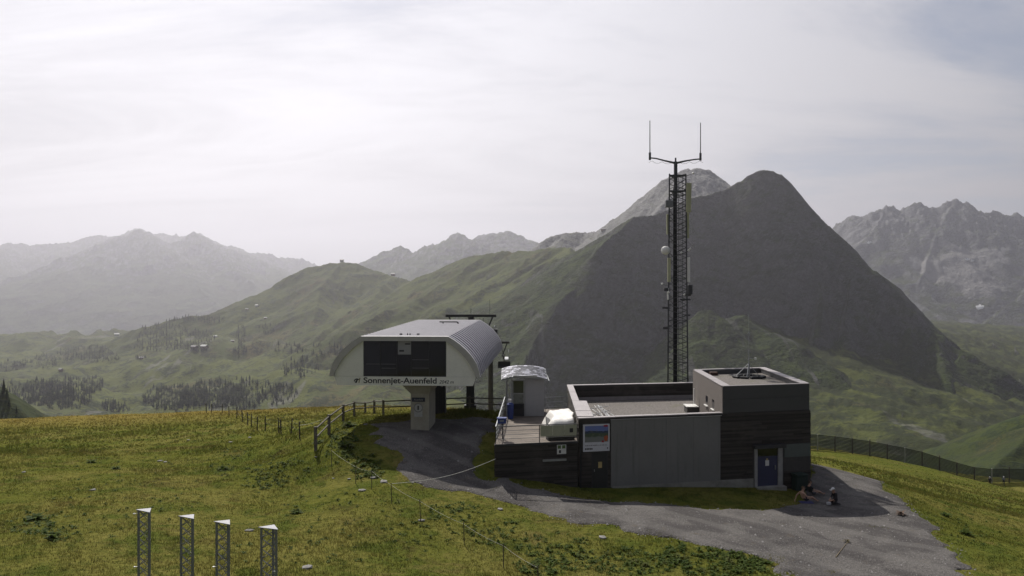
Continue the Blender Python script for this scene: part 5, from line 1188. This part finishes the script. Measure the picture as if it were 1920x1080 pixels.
wf = [ground_px(592,844), G(*P(617,600,51.5).xy), G(*P(643.5,600,57.5).xy), G(*P(664.5,600,63).xy), G(*P(685,600,69).xy), G(*P(701.5,600,66).xy), G(*P(718.5,600,63).xy), G(*P(790,600,63.2).xy), G(*P(880,600,64).xy), G(*P(946,600,63.0).xy)]
fence_run('wooden_fence', 'weathered two-rail wooden fence round the station plateau', 'fence', wf, [1.42,1.32,1.3,1.2,1.15,1.2,1.25,1.25,1.25,1.25], 0.085, m_wood, (0.90, 0.52), 0.055, m_wood, True, 0.03, 3)
# pasture stakes
sp_ = [(353,772),(360,771),(365,770),(387.5,774),(396,774),(416.5,775),(429.5,780),(444,784),(455.5,791),(464.5,797),(471,800),(482,807),(497.5,807),(523.5,812),(527.5,814),(545,814),(562,823)]
pts = []
for px, py in sp_: pts.append(ground_px(px, py))
fence_run('pasture_fence', 'straggling pasture fence of thin dark stakes over the meadow crest', 'fence', pts, [1.2]*len(pts), 0.06, m_woodd, (0.85, 0.5), 0.007, m_steeld, False, 0.10, 5)
pts = [ground_px(*q) for q in ((562,824),(604,838))]
pts2 = [ground_px(*q) for q in ((622,875),(667,907),(697,918),(735,944),(789,978),(871,1022),(944,1066),(1010,1110))]
fence_run('rope_fence', 'thin stakes with a slack line along the grass edge of the yard', 'fence', pts2, [1.0,1.0,1.05,1.0,1.05,1.0,1.0,1.0], 0.022, m_woodd, (0.92,), 0.005, m_rope, False, 0.05, 7)
rp = MB(); a = pts2[3]+Vector((0,0,0.98)); b = W.pt(uD+0.05, 0, 0.05); b.z = 2.05
rp.path([a.lerp(b, k/12)+Vector((0,0,-0.30*math.sin(math.pi*k/12))) for k in range(13)], 0.011, 5); tag(rp.build('rope_barrier', m_rope), 'pale rope slung across the yard from a stake to the terrace wall', 'rope')
rp = MB(); a = ground_px(562,824)+Vector((0,0,1.0)); b = wf[1]+Vector((0,0,1.2))
rp.path([a.lerp(b, k/8)+Vector((0,0,-0.12*math.sin(math.pi*k/8))) for k in range(9)], 0.016, 5); tag(rp.build('tie_rope', m_rope), 'pale rope tied from the last pasture stake to the wooden fence', 'rope')
# snow fence down the right slope
sf = []
for px in np.linspace(1500, 1990, 16):
    py = np.interp(px, [1500,1550,1650,1750,1850,1900,2000], [842,849,864,880,898,905,922]); sf.append(P(px, py, np.interp(px, [1500,1920], [131,148])))
sf = [Vector((p.x, p.y, gz(p.x, p.y))) for p in sf]
snf = thing('snow_fence', sf[0], 'long dark slatted snow fence along the lower edge of the right meadow', 'fence')
rg = random.Random(6)
for i, p in enumerate(sf):
    h = 2.75 if i % 4 else 3.0; MB().bar((p.x, p.y-0.06, p.z-0.5), (p.x, p.y-0.06, p.z+h), 0.14, 0.14, (0,1,0)).build('post', m_steel if i % 5 == 1 else m_woodd, snf)
m_slat = plain('green_grey_slat', (0.045,0.052,0.036), 0.85, var=0.2, scale=2)
sld = None
for a, b in zip(sf[:-1], sf[1:]):
    for k in range(11):
        z0 = 0.10+k*0.235; d = (b-a).normalized()*0.03
        MB().bar(a+Vector((0,0.06,z0+0.09))+d, b+Vector((0,0.06,z0+0.09))-d, 0.025, 0.17).build('slat', m_slat, snf)

# ================================================================== lattice posts in the foreground
def truss_post():
    t = thing('lattice_post', (0,0,0), '', 'lattice post', 'four lattice posts in the foreground')
    w_ = 0.155; H_ = 4.6
    c3 = [Vector((-w_, 0.05, 0)), Vector((0.12, 0.15, 0)), Vector((0.255, -0.15, 0))]
    m_tr = plain('truss_steel', (0.20,0.21,0.215), 0.5, metal=0.3, var=0.1)
    for p in c3: MB().bar(p, p+Vector((0,0,H_)), 0.05, 0.05, (0,1,0)).build('chord', m_tr, t)
    for a, b in ((0,1),(1,2),(2,0)):
        l = MB(); n = 17
        for i in range(n):
            za, zb = H_*i/n, H_*(i+1)/n; l.tube(c3[a]+Vector((0,0,za)), c3[b]+Vector((0,0,zb)), 0.011, 5).tube(c3[b]+Vector((0,0,za)), c3[a]+Vector((0,0,zb)), 0.011, 5)
        l.build('bracing', m_tr, t)
    cp = [Vector((-0.235, 0.05, H_+0.002)), Vector((0.31, -0.22, H_+0.002)), Vector((0.14, 0.22, H_+0.002))]
    MB().hexa(cp, [p+Vector((0,0,0.018)) for p in cp]).build('cap_plate', plain('cap_plate', (0.25,0.25,0.275), 0.5, metal=0.1), t)
    MB().hexa([Vector((-0.3,-0.3,-0.1)), Vector((0.3,-0.3,-0.1)), Vector((0.3,0.3,-0.1)), Vector((-0.3,0.3,-0.1))], [Vector((-0.3,-0.3,0.03)), Vector((0.3,-0.3,0.03)), Vector((0.3,0.3,0.03)), Vector((-0.3,0.3,0.03))]).build('foot_plate', m_steel, t)
    return t, H_
tp0, TH = truss_post()
words = ['end lattice post, farthest from the station yard, with white triangular cap', 'lattice post with white triangular cap, second from the meadow end of the row', 'lattice post with white triangular cap, second from the yard end of the row', 'lattice post at the yard end of the row, with white triangular cap']
rg = random.Random(3)
lightm = plain('glint_fitting', (0.75,0.75,0.75), 0.3, metal=0.5)  # bright colour of small added pieces imitates glints on the posts
for i, (px, py, Y) in enumerate([(268,957.5,22.6),(348.5,969.5,21.6),(415.5,980,20.9),(501,990,20.0)]):
    t = tp0 if i == 0 else copy_tree(tp0); q = P(px, py, Y); t.location = (q.x, q.y, q.z-TH); t['label'] = words[i]; t.rotation_euler = (0, 0, rg.uniform(-0.05, 0.05)+(0.12 if i == 3 else 0))
    zg = gz(q.x, q.y)
    TRUSS_GAP = q.z-TH-zg
    # each post stands on its own concrete footing that reaches the ground
    f = MB(); f.box((0,0,-0.05+(-max(TRUSS_GAP, 0)-0.6)/2), (0.7,0.7,max(TRUSS_GAP, 0)+0.6)); o = f.build('footing', m_concrete); o.parent = t
for i, (k, dx, dz) in enumerate([(0,-0.24,0.05),(0,0.22,0.84),(0,-0.22,1.63),(1,0.18,1.0),(1,0.02,1.02),(2,-0.2,1.15),(2,0.0,1.5),(3,0.2,1.15),(3,0.24,1.05)]):
    pass
posts4 = [o for o in bpy.data.objects if o.get('category') == 'lattice post']; posts4.sort(key=lambda o: o.location.x)
for k, dx, dz in [(0,-0.24,0.08),(0,0.22,0.84),(0,-0.22,1.63),(1,0.19,0.98),(2,-0.2,1.18),(3,0.22,1.12)]:
    o = MB().box((dx, -0.05, TH-dz), (0.05,0.03,0.03)).tube((dx*0.6, 0, TH-dz), (dx, -0.05, TH-dz), 0.008, 5).build('glint_bit', lightm); o.parent = posts4[k]
# ================================================================== conifers, chalets, snow on the far ground
def far_h(X, Y):
    return np.maximum(np.maximum(valley(X, Y), green_ridge(X, Y)), np.where(X/Y > -0.22, dark_mountain(X, Y), -1e9))
def far_px(px, py, y0=1000, y1=3100, n=260, hf=None):
    px = np.asarray(px, float); py = np.asarray(py, float)
    if len(px) > 200: px = np.round(px/3)*3                   # shared columns keep this quick
    uq, iv = np.unique(px, return_inverse=True)
    Yu = np.geomspace(y0, y1, n)[None]*np.ones((len(uq), 1)); Hu = (hf or far_h)((uq[:, None]-960)/F*Yu, Yu)
    Y = Yu[iv]; H = Hu[iv]; X = (px[:, None]-960)/F*Y; Z = CAMZ-(py[:, None]-540)/F*Y
    below = Z < H; i = np.where(below.any(1), below.argmax(1), -1); r = np.arange(len(px)); ok = i >= 0; i = np.maximum(i, 0)
    return X[r, i], Y[r, i], H[r, i], ok
def conifer(rg, tiers=6, spikes=7, h=1.0, w=0.17):
    V = []; Fc = []
    for t in range(tiers):
        z0 = h*(0.08+0.86*t/tiers); z1 = min(h, z0+h*0.34); r = w*(1-t/tiers*0.88)*rg.uniform(0.85, 1.1); i = len(V); n = spikes*2; ph = rg.uniform(0, 6)
        for k in range(n):
            rr = r*(1.0 if k % 2 else 0.55)*rg.uniform(0.8, 1.15); V.append((rr*math.cos(ph+6.283*k/n), rr*math.sin(ph+6.283*k/n), z0-(0.05*h if k % 2 else 0)*rg.uniform(0.5, 1)))
        V.append((rg.uniform(-0.01, 0.01), rg.uniform(-0.01, 0.01), z1))
        for k in range(n): Fc.append((i+k, i+(k+1) % n, i+n))
    return np.array(V), np.array(Fc)
m_con, n_, b_, o_ = new_mat('conifer_needles'); geo_ = n_.nodes.new('ShaderNodeNewGeometry')
n_.links.new(mixc(n_, geo_.outputs['Random Per Island'], (0.012,0.020,0.009), (0.030,0.042,0.016)), b_.inputs['Base Color']); setp(b_, Roughness=0.9, Specular_IOR_Level=0.1)
rgf = np.random.default_rng(21); cands = []
patches = [(30,742,40,22,90),(75,738,34,24,110),(108,742,34,28,130),(140,738,34,30,140),(172,724,22,16,60),(330,748,62,24,230),(400,742,64,26,240),(455,740,40,30,110),(205,762,16,9,26),(225,768,20,6,16),
           (60,684,60,8,50),(110,672,50,8,50),(160,662,50,12,80),(185,672,40,10,60),(330,637,75,18,170),(300,650,60,10,60),(290,614,50,6,60),(345,600,60,5,70),(395,602,26,7,40),(452,632,9,22,30),(450,660,14,8,24),(372,657,22,4,20),(265,673,10,3,8),
           (560,690,40,18,40),(610,660,40,14,30),(520,740,40,20,60),(1000,690,30,16,20),(12,690,30,10,20),(500,620,20,10,20),(540,655,30,10,20)]
for cx, cy, rx, ry, n in patches:
    n = int(n*1.9)
    r = np.sqrt(rgf.random(n)); a = rgf.uniform(0, 6.283, n); cands.append(np.stack([cx+rx*r*np.cos(a), cy+ry*r*np.sin(a)], 1))
cands = np.concatenate(cands); X, Y, Z, ok = far_px(cands[:, 0], cands[:, 1])
base_t = [conifer(random.Random(k), 4, 4) for k in range(5)]; VV = []; FF = []; off = 0
for i in np.nonzero(ok)[0]:
    V, Fc = base_t[i % 5]; hgt = rgf.uniform(4, 13)*(0.75+Y[i]/8000); a = rgf.uniform(0, 6.28); sx = hgt*rgf.uniform(0.9, 1.9)
    q = np.stack([V[:, 0]*sx*math.cos(a)-V[:, 1]*sx*math.sin(a), V[:, 0]*sx*math.sin(a)+V[:, 1]*sx*math.cos(a), V[:, 2]*hgt-0.6], 1)+np.array([X[i], Y[i], Z[i]]); VV.append(q); FF.append(Fc+off); off += len(V)
tag(np_mesh('conifer_forest', np.concatenate(VV), np.concatenate(FF), m_con), 'dark conifer woods scattered over the valley slopes', 'forest', kind='stuff')
# separate conifers on the near left slope
bark = plain('bark', (0.05,0.04,0.033), 0.9, var=0.2)
words = ['tallest dark conifer at the top of the small left slope', 'slim dark conifer just below the tallest one on the small slope', 'short dark conifer halfway down the small grassy slope', 'low bushy conifer near the foot of the small slope', 'dark conifer at the outer edge of the small slope']
for i, (px, py, h) in enumerate([(7,738,8.5),(13,748,6.5),(17,764,5.5),(31,776,4.5),(-4,742,7.0)]):
    x, y, z, k = far_px([px], [py], 350, 520, 300, hill_left); rg = random.Random(40+i)
    t = thing('conifer_tree', (x[0], y[0], z[0]), words[i], 'conifer', 'conifers on the small slope')
    V, Fc = conifer(rg, 9, 8, h, 1.35*h/8); np_mesh('crown', V, Fc, m_con, t)
    MB().tube((x[0], y[0], z[0]-0.5), (x[0], y[0], z[0]+h*0.8), 0.16, 6, 0.04).build('trunk', bark, t)
# chalets and small lift buildings far off
m_chw = plain('chalet_wood', (0.16,0.11,0.075), 0.8); m_chr = plain('chalet_roof', (0.30,0.28,0.27), 0.6); m_chwh = plain('chalet_white', (0.62,0.61,0.58), 0.6)
houses = [(219,629,14,'pale building standing alone where the wooded ridge drops to the valley'),(114,695,10,'lone alpine hut on the brown valley pasture'),(265,673,9,'dark hut with trees on the valley hummock'),(364,652,16,'long chalet at the upper hamlet by the wood'),(383,654,18,'largest chalet of the upper hamlet by the wood'),(404,631,9,'small white roofed hut above the hamlet'),(436,640,9,'small hut beside the pale ski run'),(463,581,9,'low hut at the foot of the grassy ridge'),(482,574,11,'white building where the wood meets the grassy ridge'),(498,597,9,'hut on the slope below the ridge wood'),(641,490,12,'lift building on the rounded grassy summit'),(737,516,12,'small building on the grassy saddle'),(1131,431,14,'lift building on the skyline left of the grey peak')]
pxs = [h[0] for h in houses]; pys = [h[1] for h in houses]
X, Y, Z, ok = far_px(pxs, [p+1 for p in pys]); X2, Y2, Z2, ok2 = far_px(pxs, [p+1.5 for p in pys], 2100, 2900, 300, grey_peak)
for i, (px, py, s, lb) in enumerate(houses):
    x, y, z = (X[i], Y[i], Z[i]) if ok[i] else (X2[i], Y2[i], Z2[i]) if ok2[i] else tuple(P(px, py, 2500))
    t = thing('chalet', (x, y, z), lb, 'hut', 'far huts and lift buildings'); a = random.Random(i).uniform(-0.6, 0.6); M = Matrix.Rotation(a, 3, 'Z')
    f = lambda p: M @ Vector(p)+Vector((x, y, z))
    w2, d2, h2 = s/2, s*0.36, s*0.30
    MB().hexa([f(p) for p in ((-w2,-d2,-3),(w2,-d2,-3),(w2,d2,-3),(-w2,d2,-3))], [f(p) for p in ((-w2,-d2,h2),(w2,-d2,h2),(w2,d2,h2),(-w2,d2,h2))]).build('wall', m_chwh if i in (0,5,8,10) else m_chw, t)
    e = 0.8; rf = MB(); 
    for sg in (-1, 1):
        q = [(-w2-e, sg*(d2+e), h2-0.4), (w2+e, sg*(d2+e), h2-0.4), (w2+e, 0, h2+d2*0.62), (-w2-e, 0, h2+d2*0.62)]
        if sg > 0: q = q[::-1]
        rf.hexa([f((p[0], p[1], p[2])) for p in q], [f((p[0], p[1], p[2]+0.5)) for p in q])
    rf.build('roof', m_chwh if i in (0,4,5,8) else m_chr, t)
    for k in (-0.5, 0.1, 0.6): 
        q = [(k*w2-0.6,-d2-0.06,h2*0.3),(k*w2+0.6,-d2-0.06,h2*0.3),(k*w2+0.6,-d2-0.06,h2*0.75),(k*w2-0.6,-d2-0.06,h2*0.75)]; MB().poly([f(p) for p in q]).build('window', m_glass, t)
# snow patches in the cirque
m_snow = plain('old_snow', (0.80,0.80,0.78), 0.7, var=0.08, scale=0.05)
for i, (px, py, rx, ry, lb) in enumerate([(1836,579,8,5.5,'largest old snow patch at the foot of the scree bowl'),(1812,489,5,2,'thin snow patch high in the scree bowl'),(1629,458,5,2,'small snow patch below the jagged ridge'),(1822,492,4,1.6,'tiny snow patch beside the thin one in the bowl')]):
    rg = random.Random(i); n = 18; ppx = []; ppy = []
    for k in range(n): rr = rg.uniform(0.55, 1.1); ppx.append(px+rx*rr*math.cos(k*6.283/n)); ppy.append(py+ry*rr*math.sin(k*6.283/n))
    X, Y, Z, ok = far_px([px]+ppx, [py]+ppy, 3350, 5500, 500, cirque)
    V = [(a, b-6, c+5) for a, b, c in zip(X, Y, Z)]; V = [tuple(v) for v in V]
    m = MB(); 
    for k in range(n): m.hexa([V[0], V[1+k], V[1+(k+1) % n]], [(q[0], q[1], q[2]+3) for q in (V[0], V[1+k], V[1+(k+1) % n])])
    tag(m.build('snow_patch', m_snow), lb, 'snow', kind='structure')

# ================================================================== people
skin = plain('skin', (0.42,0.26,0.19), 0.6, var=0.05); m_hair = plain('hair', (0.05,0.035,0.025), 0.8)
def cloth(name, c): return plain(name, c, 0.85, var=0.12, scale=8)
def person(name, label, group, loc, rz, J, mats, hair=None, cap=None):
    """J: joint name -> (x, y, z); y forward. mats: top, bottom, shoes, arms, legs"""
    rad = dict(pelvis=(0.15,0.11), chest=(0.165,0.11), belly=(0.14,0.10), neck=(0.055,0.055), jaw=(0.075,0.085), head=(0.082,0.10), crown=(0.06,0.07), sh=(0.065,0.065), el=(0.045,0.045), wr=(0.033,0.03), palm=(0.042,0.02), hip=(0.10,0.095), kn=(0.062,0.062), calf=(0.058,0.058), an=(0.042,0.042), toe=(0.04,0.032))
    part = dict(pelvis='bottom', hip='bottom', belly='top', chest='top', neck='skin', jaw='skin', head='skin', crown='skin', sh='top', el='arms', wr='skin', palm='skin', kn='legs', calf='legs', an='legs', toe='shoes')
    V = []; E = []; Rr = []; lab = []; ix = {}
    def add(k, p, kind, parent=None, r=None):
        ix[k] = len(V); V.append(Vector(p)); Rr.append(r or rad[kind]); lab.append(part.get(kind, 'skin'))
        if parent is not None: E.append((ix[parent], ix[k]))
    add('pelvis', J['pelvis'], 'pelvis'); b = Vector(J['pelvis']).lerp(Vector(J['chest']), 0.5); add('belly', b, 'belly', 'pelvis'); add('chest', J['chest'], 'chest', 'belly'); add('neck', J['neck'], 'neck', 'chest')
    nk, hd = Vector(J['neck']), Vector(J['head']); add('jaw', nk.lerp(hd, 0.55), 'jaw', 'neck'); add('head', hd, 'head', 'jaw'); add('crown', hd+(hd-nk).normalized()*0.09, 'crown', 'head')
    fwd = Vector(J.get('face', (0, 1, 0))).normalized(); add('nose', nk.lerp(hd, 0.75)+fwd*0.115, 'wr', 'head', (0.016, 0.016))
    for s in ('l', 'r'):
        add('sh'+s, J['sh'+s], 'sh', 'chest'); add('el'+s, J['el'+s], 'el', 'sh'+s); add('wr'+s, J['wr'+s], 'wr', 'el'+s)
        d = (Vector(J['wr'+s])-Vector(J['el'+s])).normalized(); sd = d.orthogonal().normalized(); pm = Vector(J['wr'+s])+d*0.07; add('palm'+s, pm, 'palm', 'wr'+s)
        for k in range(4): add(f'f{k}{s}', pm+d*(0.085, 0.10, 0.095, 0.075)[k]+sd*(k-1.5)*0.022, 'palm', 'palm'+s, (0.010, 0.010))
        add('th'+s, Vector(J['wr'+s])+d*0.05+sd*0.065, 'palm', 'palm'+s, (0.012, 0.012))
        add('hip'+s, Vector(J['pelvis'])+(Vector(J['kn'+s])-Vector(J['pelvis']))*0.22+Vector((-0.09 if s == 'l' else 0.09, 0, 0)), 'hip', 'pelvis'); add('kn'+s, J['kn'+s], 'kn', 'hip'+s)
        add('calf'+s, Vector(J['kn'+s]).lerp(Vector(J['an'+s]), 0.35), 'calf', 'kn'+s); add('an'+s, J['an'+s], 'an', 'calf'+s); add('toe'+s, J['toe'+s], 'toe', 'an'+s)
    me = bpy.data.meshes.new('skel'); me.from_pydata(V, E, []); ob = bpy.data.objects.new('skel', me); col.objects.link(ob)
    ob.modifiers.new('skin', 'SKIN'); sd_ = ob.modifiers.new('sub', 'SUBSURF'); sd_.levels = 1; sd_.render_levels = 1
    for i, sv in enumerate(me.skin_vertices[0].data): sv.radius = Rr[i]; sv.use_root = (i == 0)
    bpy.context.view_layer.update(); dg = bpy.context.evaluated_depsgraph_get(); bm_ = bpy.data.meshes.new_from_object(ob.evaluated_get(dg)); bpy.data.objects.remove(ob)
    t = thing(name, loc, label, 'person', group, rz)
    bm_.name = 'body'; bm_.materials.clear(); keys = ['skin', 'top', 'bottom', 'arms', 'legs', 'shoes']
    for k in keys: bm_.materials.append(mats.get(k, skin))
    pts = np.array([tuple(v) for v in V])
    for p in bm_.polygons:
        i = int(np.argmin(((pts-np.array(p.center))**2).sum(1))); p.material_index = keys.index(lab[i]); p.use_smooth = True
    body = bpy.data.objects.new('body', bm_); col.objects.link(body); body.parent = t
    up = (hd-nk).normalized(); c = hd+up*0.03-fwd*0.02
    bm2 = bmesh.new(); bmesh.ops.create_icosphere(bm2, subdivisions=2, radius=0.118)
    for v in list(bm2.verts):
        if v.co.dot(up) < -0.01 and v.co.dot(fwd) > -0.04: bm2.verts.remove(v)
    for v in bm2.verts: v.co += c
    hm = bpy.data.meshes.new('hair'); bm2.to_mesh(hm); bm2.free(); hm.materials.append(cap or hair or m_hair); ho_ = bpy.data.objects.new('cap' if cap else 'hair', hm); col.objects.link(ho_); ho_.parent = t
    if cap:
        o = MB().box((0,0,0), (0.15, 0.12, 0.015)); o.v = [tuple(Vector(q)+c+fwd*0.14+up*0.02) for q in o.v]; p_ = o.build('brim', cap); p_.parent = ho_
    for s in (-1, 1):
        sdv = fwd.cross(up).normalized()*s
        o = MB().tube(nk.lerp(hd, 0.85)+sdv*0.085, nk.lerp(hd, 0.85)+sdv*0.105, 0.03, 8).build('ear', skin); o.parent = t
        o = MB().disc(nk.lerp(hd, 0.92)+sdv*0.033+fwd*0.098, fwd, 0.011, 0.01, 8).build('eye', m_hair); o.parent = t
    o = MB().box(nk.lerp(hd, 0.58)+fwd*0.09, (0.045, 0.012, 0.01)).build('mouth', m_red); o.parent = t
    return t
def walker(stride):
    return dict(pelvis=(0,0,0.95), chest=(0,0.05,1.32), neck=(0,0.07,1.48), head=(0,0.09,1.64), shl=(-0.18,0.05,1.42), shr=(0.18,0.05,1.42), ell=(-0.24,-0.05,1.15), elr=(0.24,0.08,1.15), wrl=(-0.22,0.10,0.95), wrr=(0.22,0.24,0.97),
                knl=(-0.10,0.14*stride,0.50), knr=(0.10,-0.02,0.49), anl=(-0.10,0.20*stride,0.08), anr=(0.10,-0.26*stride,0.12), toel=(-0.10,0.36*stride,0.04), toer=(0.10,-0.14*stride,0.05))
def sitter(lean=0.25, out=1.0, knee=0.28):
    return dict(pelvis=(0,0,0.14), chest=(0,-lean*0.8,0.50), neck=(0,-lean*0.8+0.02,0.67), head=(0,-lean*0.7+0.06,0.83), shl=(-0.18,-lean*0.8,0.60), shr=(0.18,-lean*0.8,0.60), ell=(-0.30,-lean-0.16,0.36), elr=(0.28,0.04,0.40), wrl=(-0.30,-lean-0.24,0.13), wrr=(0.18,0.24,0.36),
                knl=(-0.13,0.42,knee), knr=(0.14,0.44,knee+0.06), anl=(-0.13,0.80*out,0.07), anr=(0.15,0.82*out,0.07), toel=(-0.15,0.88*out,0.17), toer=(0.17,0.90*out,0.17))
g = ground_px(1507,944)
person('person', 'bare-backed person in dark shorts sitting on a blue mat with legs stretched out', 'people resting in the shade', (g.x, g.y, g.z+0.05), R(-80), sitter(0.12), dict(bottom=cloth('dark_shorts', (0.02,0.022,0.04)), shoes=cloth('trainers', (0.10,0.07,0.05))), hair=plain('brown_hair', (0.10,0.065,0.035), 0.8))
mt = thing('sitting_mat', (g.x, g.y, g.z), 'blue sitting mat on the gravel under the bare-backed person', 'mat')
MB().box((g.x+0.15, g.y, g.z+0.055), (0.75, 0.5, 0.03)).build('mat', plain('mat_blue', (0.05,0.05,0.16), 0.8), mt)
g = ground_px(1521,931)
person('person', 'person in a dark top sitting beside the wall corner with bare legs stretched out', 'people resting in the shade', (g.x, g.y, g.z+0.04), R(-72), sitter(0.18, 1.0, 0.22), dict(top=cloth('dark_top', (0.02,0.022,0.024)), bottom=cloth('grey_shorts', (0.09,0.09,0.10)), arms=skin, shoes=cloth('red_shoes', (0.16,0.05,0.05))))
g = ground_px(1568,948)
kn = dict(pelvis=(0,0,0.30), chest=(0.02,0.10,0.62), neck=(0.02,0.14,0.76), head=(0.02,0.20,0.88), face=(0,1,-0.4), shl=(-0.17,0.10,0.70), shr=(0.19,0.10,0.70), ell=(-0.24,0.16,0.44), elr=(0.26,0.14,0.44), wrl=(-0.10,0.34,0.30), wrr=(0.10,0.36,0.28), knl=(-0.15,0.34,0.12), knr=(0.16,0.34,0.12), anl=(-0.13,-0.06,0.09), anr=(0.14,-0.06,0.09), toel=(-0.13,-0.20,0.05), toer=(0.14,-0.20,0.05))
person('person', 'person in dark clothes and white cap kneeling on the gravel over a small bag', 'people resting in the shade', (g.x, g.y, g.z+0.03), R(100), kn, dict(top=cloth('black_shirt', (0.02,0.018,0.02)), bottom=cloth('black_trousers', (0.022,0.02,0.022)), legs=cloth('black_legs', (0.022,0.02,0.022)), arms=cloth('black_sleeve', (0.025,0.02,0.025)), shoes=m_black), cap=plain('white_cap', (0.7,0.7,0.7), 0.7))
q = ground_px(1554,949); sb = thing('small_bag', (q.x, q.y, q.z+0.04), 'small pale bag on the gravel beside the kneeling person', 'bag')
MB().box((q.x, q.y, q.z+0.14), (0.26, 0.16, 0.20)).build('sack', plain('pale_bag', (0.45,0.45,0.47), 0.8), sb, bevel=0.05); MB().path([(q.x-0.08,q.y,q.z+0.23),(q.x,q.y,q.z+0.31),(q.x+0.08,q.y,q.z+0.23)], 0.012).build('handle', m_black, sb)
for i, (px, py, tp_, pn, lb, cp) in enumerate([(1856,911.5,(0.028,0.03,0.035),(0.02,0.02,0.022),'hiker with dark jacket and pale cap walking down the meadow to the snow fence',True),(1882,913,(0.10,0.12,0.15),(0.025,0.028,0.03),'smaller hiker in grey-blue top walking ahead by the snow fence',True)]):
    q = P(px, py, 141.5 if i == 0 else 144); z = gz(q.x, q.y)
    t = person('person', lb, 'hikers on the right meadow', (q.x, q.y, z), R(-35), walker(1.0 if i == 0 else 0.7), dict(top=cloth('jacket', tp_), arms=cloth('jacket_sleeve', tp_), bottom=cloth('trousers', pn), legs=cloth('trouser_legs', pn), shoes=m_black), cap=plain('pale_cap', (0.5,0.5,0.55), 0.7))
    o = MB().box((0,-0.16,1.28), (0.30,0.18,0.42)).build('backpack', cloth('rucksack', (0.04,0.045,0.06) if i == 0 else (0.14,0.16,0.2))); o.parent = t
